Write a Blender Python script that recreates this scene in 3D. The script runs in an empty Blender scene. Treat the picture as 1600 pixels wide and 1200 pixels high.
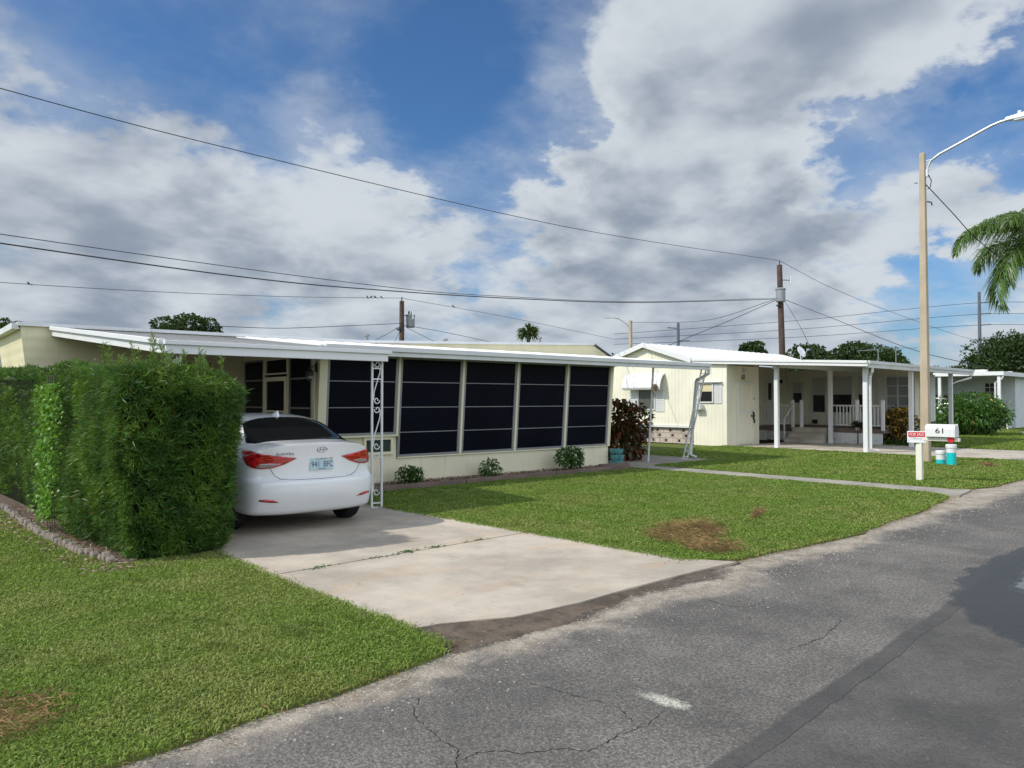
import bpy, bmesh, math, random
import numpy as np
from mathutils import Vector, Matrix
from mathutils.bvhtree import BVHTree
from mathutils.geometry import delaunay_2d_cdt, tessellate_polygon

random.seed(7)
rng = np.random.default_rng(11)
R = math.radians
scene = bpy.context.scene
COL = scene.collection

# ---------------------------------------------------------------- materials
def new_mat(name):
    m = bpy.data.materials.new(name); m.use_nodes = True
    nt = m.node_tree
    return m, nt, nt.nodes['Principled BSDF']

def N(nt, kind, **kw):
    n = nt.nodes.new(kind)
    for k, v in kw.items():
        if k.startswith('i_'):
            key = k[2:]
            n.inputs[int(key) if key.isdigit() else key.replace('_', ' ')].default_value = v
        else:
            setattr(n, k, v)
    return n

def mix_col(nt, fac, a, b, blend='MIX'):
    n = nt.nodes.new('ShaderNodeMix'); n.data_type = 'RGBA'; n.blend_type = blend
    for sock, v in ((n.inputs[0], fac), (n.inputs[6], a), (n.inputs[7], b)):
        if isinstance(v, bpy.types.NodeSocket): nt.links.new(v, sock)
        elif isinstance(v, (int, float)): sock.default_value = v
        else: sock.default_value = (*v, 1)
    return n.outputs[2]

def mth(nt, op, a, b=None, c=None, clamp=False):
    n = nt.nodes.new('ShaderNodeMath'); n.operation = op; n.use_clamp = clamp
    for i, v in enumerate((a, b, c)):
        if v is None: continue
        if isinstance(v, bpy.types.NodeSocket): nt.links.new(v, n.inputs[i])
        else: n.inputs[i].default_value = v
    return n.outputs[0]

def ramp(nt, x, lo, hi, a=0.0, b=1.0, smooth=True):
    n = nt.nodes.new('ShaderNodeMapRange'); n.interpolation_type = 'SMOOTHSTEP' if smooth else 'LINEAR'
    nt.links.new(x, n.inputs[0])
    for i, v in ((1, lo), (2, hi), (3, a), (4, b)): n.inputs[i].default_value = v
    return n.outputs[0]

def noise(nt, vec, scale, detail=4, rough=0.55, dist=0.0):
    n = nt.nodes.new('ShaderNodeTexNoise'); n.inputs['Scale'].default_value = scale
    n.inputs['Detail'].default_value = detail; n.inputs['Roughness'].default_value = rough
    n.inputs['Distortion'].default_value = dist
    if vec is not None: nt.links.new(vec, n.inputs['Vector'])
    return n.outputs['Fac']

def pos(nt):
    return nt.nodes.new('ShaderNodeNewGeometry').outputs['Position']

def scaled(nt, vec, s):
    n = nt.nodes.new('ShaderNodeVectorMath'); n.operation = 'MULTIPLY'
    nt.links.new(vec, n.inputs[0]); n.inputs[1].default_value = s
    return n.outputs[0]

def paint(name, col, rough=0.5, var=0.10, dirt=(0.35, 0.33, 0.28), dirt_amt=0.25, scale=1.3, bump=0.02, metallic=0.0, coat=0.0, bscale=40):
    """painted or weathered surface: soft tone variation, streaky grime, faint bump"""
    m, nt, b = new_mat(name)
    tc = nt.nodes.new('ShaderNodeTexCoord').outputs['Object']
    n1 = noise(nt, tc, scale, 5)
    n2 = noise(nt, scaled(nt, tc, (6, 6, 0.7)), 1.2, 6, 0.65)
    c0 = tuple(x * (1 - var) for x in col); c1 = tuple(min(1, x * (1 + var)) for x in col)
    c = mix_col(nt, ramp(nt, n1, .3, .7), c0, c1)
    f = mth(nt, 'MULTIPLY', ramp(nt, n2, .52, .78), dirt_amt)
    c = mix_col(nt, f, c, dirt)
    nt.links.new(c, b.inputs['Base Color'])
    b.inputs['Roughness'].default_value = rough; b.inputs['Metallic'].default_value = metallic
    if coat: b.inputs['Coat Weight'].default_value = coat; b.inputs['Coat Roughness'].default_value = .04
    if bump:
        bp = nt.nodes.new('ShaderNodeBump'); bp.inputs['Strength'].default_value = bump * 4; bp.inputs['Distance'].default_value = .004
        nt.links.new(noise(nt, tc, bscale, 3), bp.inputs['Height']); nt.links.new(bp.outputs[0], b.inputs['Normal'])
    return m

def siding(name, col, axis, pitch, rough=.5, depth=.006, sharp=True, dirt_amt=.2):
    """grooved siding: grooves repeat every pitch metres along one object axis"""
    m = paint(name, col, rough, .06, dirt_amt=dirt_amt, bump=0)
    nt = m.node_tree; b = nt.nodes['Principled BSDF']
    tc = nt.nodes.new('ShaderNodeTexCoord').outputs['Object']
    s = nt.nodes.new('ShaderNodeSeparateXYZ'); nt.links.new(tc, s.inputs[0])
    ph = mth(nt, 'FRACT', mth(nt, 'DIVIDE', s.outputs[axis], pitch))
    h = ramp(nt, mth(nt, 'ABSOLUTE', mth(nt, 'SUBTRACT', ph, .5)), .36 if sharp else .0, .5, 1, 0)
    bp = nt.nodes.new('ShaderNodeBump'); bp.inputs['Strength'].default_value = .9; bp.inputs['Distance'].default_value = depth
    nt.links.new(h, bp.inputs['Height']); nt.links.new(bp.outputs[0], b.inputs['Normal'])
    return m

def leaf_mat(name, a, b_, trans=.25, rough=.45, spec=.4, big=None, yellow=None):
    m, nt, b = new_mat(name)
    g = nt.nodes.new('ShaderNodeNewGeometry')
    c = mix_col(nt, g.outputs['Random Per Island'], a, b_)
    if big:
        c = mix_col(nt, ramp(nt, noise(nt, g.outputs['Position'], big[0], 4), .42, .62), c, big[1])
    if yellow:
        w = mth(nt, 'GREATER_THAN', noise(nt, None, 1), 2.0)
        wn = nt.nodes.new('ShaderNodeTexWhiteNoise'); wn.noise_dimensions = '1D'
        nt.links.new(g.outputs['Random Per Island'], wn.inputs['W'])
        f = mth(nt, 'LESS_THAN', wn.outputs['Value'], yellow[0])
        c = mix_col(nt, f, c, yellow[1])
    nt.links.new(c, b.inputs['Base Color'])
    b.inputs['Roughness'].default_value = rough
    b.inputs['Specular IOR Level'].default_value = spec
    t = nt.nodes.new('ShaderNodeBsdfTranslucent')
    nt.links.new(mix_col(nt, .35, c, (.25, .35, .02)), t.inputs['Color'])
    mx = nt.nodes.new('ShaderNodeMixShader'); mx.inputs[0].default_value = trans
    nt.links.new(b.outputs[0], mx.inputs[1]); nt.links.new(t.outputs[0], mx.inputs[2])
    nt.links.new(mx.outputs[0], nt.nodes['Material Output'].inputs['Surface'])
    return m

def plain(name, col, rough=.5, metallic=0, spec=.5, emit=None):
    m, nt, b = new_mat(name)
    b.inputs['Base Color'].default_value = (*col, 1); b.inputs['Roughness'].default_value = rough
    b.inputs['Metallic'].default_value = metallic; b.inputs['Specular IOR Level'].default_value = spec
    tc = nt.nodes.new('ShaderNodeTexCoord').outputs['Object']
    nt.links.new(ramp(nt, noise(nt, tc, 9, 4), .3, .7, max(0, rough - .06), min(1, rough + .08)), b.inputs['Roughness'])
    return m

M = {}
M['white'] = paint('white_paint', (.63, .63, .61), .5, .06, dirt_amt=.42)
M['white_clean'] = paint('white_clean', (.70, .70, .685), .45, .03, dirt_amt=.10)
M['cream'] = paint('cream_paint', (.66, .60, .40), .55, .05, dirt_amt=.22)
M['cream_stucco'] = paint('cream_stucco', (.74, .68, .48), .8, .06, dirt=(.35, .31, .24), dirt_amt=.3, bump=.12, bscale=120)
M['cream_trim'] = paint('cream_trim', (.74, .68, .47), .5, .04, dirt_amt=.2)
M['cream_side'] = siding('cream_horizontal_siding', (.74, .67, .43), 2, .19, depth=.004, sharp=False)
M['pale_side'] = siding('pale_vertical_siding', (.77, .735, .59), 1, .15, depth=.009, dirt_amt=.08)
M['pale_side_x'] = siding('pale_vertical_siding_front', (.72, .67, .50), 0, .15, depth=.009, dirt_amt=.08)
M['pale'] = paint('pale_cream_wall', (.755, .71, .56), .6, .03, dirt_amt=.10)
M['screen'] = paint('dark_screen', (.004, .0048, .010), .3, .2, dirt=(.006, .007, .012), bump=0); M['screen'].node_tree.nodes['Principled BSDF'].inputs['Specular IOR Level'].default_value = .07
M['glass_dark'] = plain('dark_window_glass', (.012, .014, .017), .06, 0, .6)
M['glass_pale'] = plain('reflecting_window_glass', (.16, .18, .19), .05, 0, .9)
M['alu'] = paint('aluminium_frame', (.25, .25, .245), .5, .08, metallic=.2, dirt_amt=.3)
M['alu_roof'] = paint('weathered_aluminium_roof', (.30, .30, .295), .9, .12, dirt=(.12, .115, .11), dirt_amt=.6)
M['alu_roof'].node_tree.nodes['Principled BSDF'].inputs['Specular IOR Level'].default_value = .05
M['rib'] = paint('dark_roof_seam', (.05, .05, .05), .9, .2)  # near-black colour of the flat strips along the carport roof ribs
M['roof_white'] = paint('white_roof_coating', (.72, .72, .71), .6, .05, dirt_amt=.18)
M['roof_grey'] = paint('dark_grey_roof', (.11, .11, .115), .8, .15, dirt_amt=.2)
M['car_glass'] = plain('tinted_car_glass', (.006, .0065, .007), .05, 0, .22)
M['blind'] = paint('cream_blind', (.62, .54, .33), .7, .05)
M['blind_grey'] = paint('grey_blind', (.50, .49, .45), .7, .05)
M['iron'] = paint('white_iron', (.66, .65, .62), .5, .06, dirt=(.30, .2, .12), dirt_amt=.35)
M['black'] = plain('black_metal', (.012, .012, .013), .45)
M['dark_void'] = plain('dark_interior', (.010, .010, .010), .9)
M['concrete_pole'] = paint('concrete_pole', (.43, .35, .245), .85, .12, dirt=(.2, .18, .15), dirt_amt=.4, bump=.12, bscale=60)
M['galv'] = paint('galvanised_steel', (.55, .57, .58), .35, .08, metallic=.6)
M['wood_pole'] = paint('brown_wood_pole', (.082, .050, .037), .85, .25, dirt=(.05, .04, .035), dirt_amt=.5, scale=3, bump=.1)
M['grey_box'] = paint('grey_transformer', (.24, .25, .26), .5, .08)
M['wire'] = plain('black_cable', (.018, .018, .02), .5)
M['timber'] = paint('grey_brown_timber', (.16, .11, .09), .9, .2, dirt=(.06, .05, .045), dirt_amt=.4, bump=.15)
M['teal'] = paint('teal_glaze', (.10, .27, .28), .4, .15, dirt=(.30, .40, .40), dirt_amt=.5)
M['turq'] = paint('turquoise_paint', (.0, .50, .50), .4, .06, dirt_amt=.12)
M['tan'] = paint('tan_disc', (.40, .30, .15), .6, .15)
M['red'] = plain('red_sign', (.55, .012, .02), .4)
M['tire'] = plain('tire_rubber', (.016, .016, .017), .8, 0, .3)
M['rim'] = plain('alloy_rim', (.5, .5, .51), .3, .9)
M['chrome'] = plain('chrome', (.45, .45, .47), .15, 1)
M['soil'] = paint('soil', (.10, .07, .045), 1, .3, scale=6, bump=.2)
M['breeze'] = paint('breeze_block', (.50, .42, .36), .9, .15, dirt=(.25, .2, .17), dirt_amt=.4, bump=.2)
M['brick_edge'] = paint('concrete_edging', (.24, .20, .165), .95, .18, dirt=(.16, .14, .12), dirt_amt=.5, bump=.25)
M['bark'] = paint('bark', (.10, .075, .055), .95, .3, scale=5, bump=.3)
M['numeral'] = plain('black_numerals', (.01, .01, .01), .5)
M['plate_ink'] = plain('dark_blue_plate_ink', (.02, .05, .12), .5)
M['grey_print'] = plain('grey_print', (.2, .2, .21), .6)
M['bird'] = plain('dark_feathers', (.015, .014, .014), .7)
M['white_plastic'] = plain('white_plastic', (.8, .8, .79), .35)
M['steel_far'] = paint('dull_blue_grey_steel', (.10, .115, .14), .7)
M['post_white'] = paint('off_white_wood', (.72, .69, .58), .6, .06, dirt_amt=.3)

def car_paint(name, col):
    m, nt, b = new_mat(name)
    b.inputs['Base Color'].default_value = (*col, 1); b.inputs['Roughness'].default_value = .32
    b.inputs['Coat Weight'].default_value = 1; b.inputs['Coat Roughness'].default_value = .03
    tc = nt.nodes.new('ShaderNodeTexCoord').outputs['Object']
    nt.links.new(mix_col(nt, ramp(nt, noise(nt, tc, 2.5, 6, .6), .45, .8), col, tuple(x * .93 for x in col)), b.inputs['Base Color'])
    return m
M['car_white'] = car_paint('white_car_paint', (.78, .79, .79))
M['car_dark'] = car_paint('dark_car_paint', (.015, .015, .02))
m, nt, b = new_mat('red_lens'); b.inputs['Base Color'].default_value = (.42, .008, .012, 1); b.inputs['Roughness'].default_value = .12; b.inputs['Coat Weight'].default_value = 1
tc = nt.nodes.new('ShaderNodeTexCoord').outputs['Object']
nt.links.new(mix_col(nt, ramp(nt, noise(nt, scaled(nt, tc, (2, 2, 9)), 6, 2), .35, .65), (.22, .004, .006), (.62, .02, .025)), b.inputs['Base Color'])
M['lens'] = m
M['lens_clear'] = plain('clear_lens', (.36, .29, .29), .1, .3)
M['plate'] = paint('licence_plate', (.42, .55, .58), .4, .05, dirt_amt=.05, bump=0)
M['orange'] = plain('orange_sticker', (.75, .32, .02), .5)

M['hedge'] = leaf_mat('hedge_leaves', (.022, .068, .014), (.068, .160, .028), .22, .45, .3, big=(2.4, (.12, .225, .032)), yellow=(.02, (.20, .13, .04)))
M['sprig'] = leaf_mat('new_growth_leaves', (.10, .19, .03), (.16, .26, .05), .35, .4, .4)
M['vine'] = leaf_mat('vine_leaves', (.10, .25, .03), (.17, .36, .05), .38, .4, .4)
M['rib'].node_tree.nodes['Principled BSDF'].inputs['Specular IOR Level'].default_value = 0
M['bush'] = leaf_mat('bush_leaves', (.035, .095, .014), (.07, .16, .025), .22, .38, .5)
M['bush_bright'] = leaf_mat('bright_bush_leaves', (.035, .10, .012), (.075, .17, .025), .22, .4, .5, yellow=(.008, (.6, .35, .03)))
M['croton'] = leaf_mat('croton_leaves', (.10, .02, .012), (.07, .07, .015), .2, .3, .5, yellow=(.34, (.62, .38, .05)))
M['croton_dark'] = leaf_mat('dark_red_leaves', (.075, .022, .016), (.05, .055, .02), .2, .35, .5, yellow=(.2, (.24, .07, .03)))
M['spiky'] = leaf_mat('dark_strap_leaves', (.02, .035, .014), (.035, .02, .018), .15, .35)
M['oak'] = leaf_mat('oak_leaves', (.022, .045, .014), (.045, .080, .022), .15, .5, .3, big=(.5, (.035, .065, .016)))
M['palm'] = leaf_mat('palm_leaflets', (.07, .14, .028), (.13, .22, .05), .3, .35, .5)
M['palm_far'] = leaf_mat('fan_palm_leaves', (.035, .07, .016), (.06, .10, .02), .2, .5, yellow=(.12, (.3, .22, .08)))
M['cover'] = leaf_mat('low_groundcover', (.025, .07, .012), (.05, .11, .02), .2)
M['dead'] = leaf_mat('dead_grass_blades', (.25, .145, .065), (.38, .25, .13), .2, .8, .1, big=(3, (.13, .075, .038)))
M['mulch'] = leaf_mat('mulch_chips', (.20, .11, .07), (.42, .32, .24), 0, .9, .1)
M['pebble'] = leaf_mat('pebbles', (.16, .14, .115), (.42, .38, .32), 0, .9, .1)

def grass_mat(name, a, b_, c_):
    m = leaf_mat(name, a, b_, .42, .5, .25)
    nt = m.node_tree; b = nt.nodes['Principled BSDF']
    p = pos(nt)
    src = b.inputs['Base Color'].links[0].from_socket
    c = mix_col(nt, ramp(nt, noise(nt, p, .8, 7, .7), .42, .62), src, c_)
    c = mix_col(nt, ramp(nt, noise(nt, p, 9, 5, .7), .54, .70, 0, .6), c, (.20, .15, .07))
    c = mix_col(nt, ramp(nt, noise(nt, p, 2.6, 7, .7), .50, .70, 0, .7), c, tuple(x * .45 for x in a))
    nt.links.new(c, b.inputs['Base Color'])
    return m
M['grass'] = grass_mat('lawn_blades', (.165, .265, .040), (.29, .39, .080), (.34, .37, .105))
M['grass2'] = grass_mat('front_lawn_blades', (.160, .270, .038), (.28, .39, .078), (.31, .36, .095))

def ground_mat(name, a, b_, c_, s=5):
    m, nt, b = new_mat(name); p = pos(nt)
    c = mix_col(nt, ramp(nt, noise(nt, p, s, 8, .7), .35, .65), a, b_)
    c = mix_col(nt, ramp(nt, noise(nt, p, .6, 5), .4, .7, 0, .6), c, c_)
    nt.links.new(c, b.inputs['Base Color']); b.inputs['Roughness'].default_value = 1
    b.inputs['Specular IOR Level'].default_value = .1
    bp = nt.nodes.new('ShaderNodeBump'); bp.inputs['Distance'].default_value = .03; bp.inputs['Strength'].default_value = .8
    nt.links.new(noise(nt, p, 25, 6), bp.inputs['Height']); nt.links.new(bp.outputs[0], b.inputs['Normal'])
    return m
M['lawn_soil'] = ground_mat('lawn_thatch', (.085, .115, .026), (.14, .175, .045), (.12, .13, .045))
M['ground'] = ground_mat('rough_grass_ground', (.080, .110, .026), (.13, .16, .042), (.12, .12, .05), 3)

def concrete_mat(name, col, stain=True, dark=1.0):
    m, nt, b = new_mat(name); p = pos(nt)
    c = mix_col(nt, ramp(nt, noise(nt, p, .9, 8, .68), .32, .68), tuple(x * .72 for x in col), tuple(x * 1.12 for x in col))
    c = mix_col(nt, ramp(nt, noise(nt, scaled(nt, p, (.5, 1.3, 1)), 1.7, 9, .7), .50, .70, 0, .6), c, (col[0] * 1.0, col[1] * .80, col[2] * .62))
    c = mix_col(nt, ramp(nt, noise(nt, scaled(nt, p, (1.4, .5, 1)), 2.6, 9, .75), .54, .70, 0, .5), c, (col[0] * .62, col[1] * .64, col[2] * .66))
    c = mix_col(nt, ramp(nt, noise(nt, p, 11, 9, .78), .56, .70, 0, .45), c, tuple(x * .5 for x in col))
    v = nt.nodes.new('ShaderNodeTexVoronoi'); v.inputs['Scale'].default_value = 7; nt.links.new(p, v.inputs['Vector'])
    sc_ = nt.nodes.new('ShaderNodeSeparateColor'); nt.links.new(v.outputs['Color'], sc_.inputs[0])
    spot = mth(nt, 'MULTIPLY', mth(nt, 'GREATER_THAN', sc_.outputs[0], .82), mth(nt, 'LESS_THAN', mth(nt, 'ADD', v.outputs['Distance'], mth(nt, 'MULTIPLY', noise(nt, p, 60, 4), .12)), mth(nt, 'MULTIPLY', sc_.outputs[1], .17)))
    c = mix_col(nt, mth(nt, 'MULTIPLY', spot, .7), c, (.09, .07, .05))
    c = mix_col(nt, ramp(nt, noise(nt, p, 160, 2), .62, .72, 0, .45), c, tuple(x * .4 for x in col))
    nt.links.new(c, b.inputs['Base Color']); b.inputs['Roughness'].default_value = .9; b.inputs['Specular IOR Level'].default_value = .25
    bp = nt.nodes.new('ShaderNodeBump'); bp.inputs['Distance'].default_value = .003; bp.inputs['Strength'].default_value = .6
    nt.links.new(noise(nt, p, 120, 5), bp.inputs['Height']); nt.links.new(bp.outputs[0], b.inputs['Normal'])
    return m
M['concrete'] = concrete_mat('driveway_concrete', (.47, .408, .33))
M['concrete2'] = concrete_mat('pale_concrete', (.48, .43, .36))
M['concrete3'] = concrete_mat('walk_concrete', (.34, .315, .27))

def road_mat():
    m, nt, b = new_mat('worn_asphalt'); p = pos(nt)
    s = nt.nodes.new('ShaderNodeSeparateXYZ'); nt.links.new(p, s.inputs[0]); X, Y = s.outputs[0], s.outputs[1]
    # old grey asphalt with exposed aggregate
    base = mix_col(nt, ramp(nt, noise(nt, p, .8, 9, .68), .32, .68), (.115, .104, .091), (.260, .236, .206))
    base = mix_col(nt, ramp(nt, noise(nt, p, 45, 5, .7), .35, .65, .0, .75), base, (.045, .042, .039))
    base = mix_col(nt, ramp(nt, noise(nt, p, 5, 8, .7), .52, .72, 0, .5), base, (.21, .19, .165))
    base = mix_col(nt, ramp(nt, noise(nt, scaled(nt, p, (.25, 2.2, 1)), 1.5, 6, .6), .45, .75, 0, .45), base, (.085, .080, .074))
    v = nt.nodes.new('ShaderNodeTexVoronoi'); v.inputs['Scale'].default_value = 78; nt.links.new(p, v.inputs['Vector'])
    sv = nt.nodes.new('ShaderNodeSeparateColor'); nt.links.new(v.outputs['Color'], sv.inputs[0])
    spk = mth(nt, 'MULTIPLY', mth(nt, 'GREATER_THAN', sv.outputs[0], .80), mth(nt, 'LESS_THAN', v.outputs['Distance'], .38))
    old = mix_col(nt, mth(nt, 'MULTIPLY', spk, .42), base, (.38, .35, .31))
    v3 = nt.nodes.new('ShaderNodeTexVoronoi'); v3.inputs['Scale'].default_value = 90; nt.links.new(p, v3.inputs['Vector'])
    sv3 = nt.nodes.new('ShaderNodeSeparateColor'); nt.links.new(v3.outputs['Color'], sv3.inputs[0])
    old = mix_col(nt, mth(nt, 'MULTIPLY', mth(nt, 'GREATER_THAN', sv3.outputs[0], .7), .45), old, (.05, .048, .045))
    # newer dark overlay south of the seam
    wob = mth(nt, 'MULTIPLY', mth(nt, 'SUBTRACT', noise(nt, p, 1.4, 6, .65), .5), .10)
    seam = mth(nt, 'ADD', mth(nt, 'SUBTRACT', Y, mth(nt, 'MULTIPLY_ADD', X, .045, 1.72)), wob)
    newm = ramp(nt, seam, -.02, .02, 1, 0)
    newc = mix_col(nt, ramp(nt, noise(nt, p, 1.1, 9, .7), .34, .68), (.068, .064, .058), (.130, .120, .108))
    newc = mix_col(nt, ramp(nt, noise(nt, scaled(nt, p, (.6, 1.6, 1)), 5, 9, .75), .54, .72, 0, .5), newc, (.165, .152, .135))
    newc = mix_col(nt, ramp(nt, noise(nt, p, 70, 4, .7), .4, .68, 0, .6), newc, (.03, .029, .028))
    newc = mix_col(nt, mth(nt, 'MULTIPLY', mth(nt, 'GREATER_THAN', sv.outputs[1], .985), mth(nt, 'LESS_THAN', v.outputs['Distance'], .28)), newc, (.26, .245, .22))
    c = mix_col(nt, newm, old, newc)
    band = mth(nt, 'MULTIPLY', ramp(nt, seam, -.115, -.10, 0, 1), ramp(nt, seam, -.01, .01, 1, 0))
    c = mix_col(nt, mth(nt, 'MULTIPLY', band, .40), c, (.045, .044, .043))
    line = mth(nt, 'MULTIPLY', ramp(nt, seam, -.122, -.117, 0, 1), ramp(nt, seam, -.113, -.108, 1, 0))
    c = mix_col(nt, mth(nt, 'MULTIPLY', line, .7), c, (.02, .02, .02))
    # cracks
    vc = nt.nodes.new('ShaderNodeTexVoronoi'); vc.feature = 'DISTANCE_TO_EDGE'; vc.inputs['Scale'].default_value = .42
    dn = nt.nodes.new('ShaderNodeTexNoise'); dn.inputs['Scale'].default_value = 2.4; dn.inputs['Detail'].default_value = 7
    nt.links.new(p, dn.inputs['Vector'])
    vm = nt.nodes.new('ShaderNodeVectorMath'); vm.operation = 'MULTIPLY_ADD'
    nt.links.new(dn.outputs['Color'], vm.inputs[0]); vm.inputs[1].default_value = (.75, .75, .75); nt.links.new(p, vm.inputs[2])
    nt.links.new(vm.outputs[0], vc.inputs['Vector'])
    ck = mth(nt, 'MULTIPLY', ramp(nt, vc.outputs['Distance'], .001, .006, 1, 0), ramp(nt, noise(nt, p, .55, 3), .62, .70))
    ck = mth(nt, 'MULTIPLY', ck, mth(nt, 'SUBTRACT', 1.0, newm))
    c = mix_col(nt, mth(nt, 'MULTIPLY', ck, .85), c, (.015, .014, .013))
    # sand and crumbled edge along the lawn
    ed = mth(nt, 'ADD', Y, mth(nt, 'MULTIPLY', mth(nt, 'SUBTRACT', noise(nt, p, .8, 7, .68), .5), 1.3))
    sandm = mth(nt, 'MULTIPLY', ramp(nt, ed, 3.36, 3.70), ramp(nt, noise(nt, p, 14, 4, .7), .25, .55, .45, 1))
    sandc = mix_col(nt, ramp(nt, noise(nt, p, 3, 8, .7), .35, .65), (.23, .19, .14), (.40, .345, .275))
    sandc = mix_col(nt, mth(nt, 'MULTIPLY', mth(nt, 'GREATER_THAN', sv.outputs[2], .86), .6), sandc, (.52, .48, .41))
    c = mix_col(nt, sandm, c, sandc)
    # damp dirt where the driveway meets the road
    dx = mth(nt, 'MULTIPLY', ramp(nt, X, 2.9, 3.2), ramp(nt, X, 6.2, 6.7, 1, 0))
    e2 = mth(nt, 'ADD', Y, mth(nt, 'MULTIPLY', mth(nt, 'SUBTRACT', noise(nt, p, 1.7, 6), .5), .5))
    dirtm = mth(nt, 'MULTIPLY', dx, ramp(nt, e2, 3.72, 3.84))
    c = mix_col(nt, mth(nt, 'MULTIPLY', dirtm, .9), c, mix_col(nt, ramp(nt, noise(nt, p, 30, 4), .4, .65), (.035, .027, .020), (.105, .083, .062)))
    # spilled white paint
    px = mth(nt, 'DIVIDE', mth(nt, 'SUBTRACT', X, 3.42), .06); py = mth(nt, 'DIVIDE', mth(nt, 'SUBTRACT', Y, 2.42), .15)
    rr = mth(nt, 'SQRT', mth(nt, 'ADD', mth(nt, 'MULTIPLY', px, px), mth(nt, 'MULTIPLY', py, py)))
    rr = mth(nt, 'ADD', rr, mth(nt, 'MULTIPLY', mth(nt, 'SUBTRACT', noise(nt, p, 22, 6, .75), .5), 2.2))
    c = mix_col(nt, mth(nt, 'MULTIPLY', ramp(nt, rr, .45, 1.25, .9, 0), ramp(nt, noise(nt, p, 75, 4, .7), .36, .56, .15, 1)), c, (.55, .53, .44))
    # wet patch
    wx = mth(nt, 'DIVIDE', mth(nt, 'SUBTRACT', X, 8.6), 2.55); wy = mth(nt, 'DIVIDE', mth(nt, 'SUBTRACT', Y, 1.35), .95)
    wr = mth(nt, 'SQRT', mth(nt, 'ADD', mth(nt, 'MULTIPLY', wx, wx), mth(nt, 'MULTIPLY', wy, wy)))
    wr = mth(nt, 'ADD', wr, mth(nt, 'MULTIPLY', mth(nt, 'SUBTRACT', noise(nt, p, 1.8, 6, .65), .5), .55))
    wet = ramp(nt, wr, .95, 1.02, 1, 0); pool = ramp(nt, wr, .52, .60, 1, 0)
    c = mix_col(nt, mth(nt, 'MULTIPLY', wet, .86), c, (.016, .016, .018))
    nt.links.new(c, b.inputs['Base Color'])
    r = ramp(nt, noise(nt, p, 20, 4), .3, .7, .82, .95)
    rm = nt.nodes.new('ShaderNodeMix'); nt.links.new(wet, rm.inputs[0]); nt.links.new(r, rm.inputs[2]); rm.inputs[3].default_value = .30
    rm2 = nt.nodes.new('ShaderNodeMix'); nt.links.new(pool, rm2.inputs[0]); nt.links.new(rm.outputs[0], rm2.inputs[2]); rm2.inputs[3].default_value = .03
    nt.links.new(rm2.outputs[0], b.inputs['Roughness'])
    hgt = mth(nt, 'ADD', mth(nt, 'MULTIPLY', v.outputs['Distance'], .6), mth(nt, 'MULTIPLY', noise(nt, p, 40, 6), 1.0))
    hgt = mth(nt, 'SUBTRACT', hgt, mth(nt, 'MULTIPLY', ck, 2.5))
    bp = nt.nodes.new('ShaderNodeBump'); bp.inputs['Distance'].default_value = .008
    nt.links.new(mth(nt, 'MULTIPLY', mth(nt, 'SUBTRACT', 1.0, pool), .75), bp.inputs['Strength'])
    nt.links.new(hgt, bp.inputs['Height']); nt.links.new(bp.outputs[0], b.inputs['Normal'])
    return m
M['road'] = road_mat()

# ---------------------------------------------------------------- mesh helpers
def link(name, me, mat=None, parent=None):
    o = bpy.data.objects.new(name, me); COL.objects.link(o)
    if mat is not None: me.materials.append(mat)
    if parent is not None: o.parent = parent
    return o

def tag(o, label=None, cat=None, group=None, kind=None):
    if label: o['label'] = label
    if cat: o['category'] = cat
    if group: o['group'] = group
    if kind: o['kind'] = kind
    return o

def thing(name, label, cat, loc=(0, 0, 0), rz=0.0, group=None):
    o = bpy.data.objects.new(name, None); COL.objects.link(o)
    o.empty_display_size = .2
    o.location = loc; o.rotation_euler = (0, 0, rz)
    return tag(o, label, cat, group)

def copy_tree(o, parent=None):
    c = o.copy(); COL.objects.link(c)
    if parent is not None: c.parent = parent
    for ch in list(o.children): copy_tree(ch, c)
    return c

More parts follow.
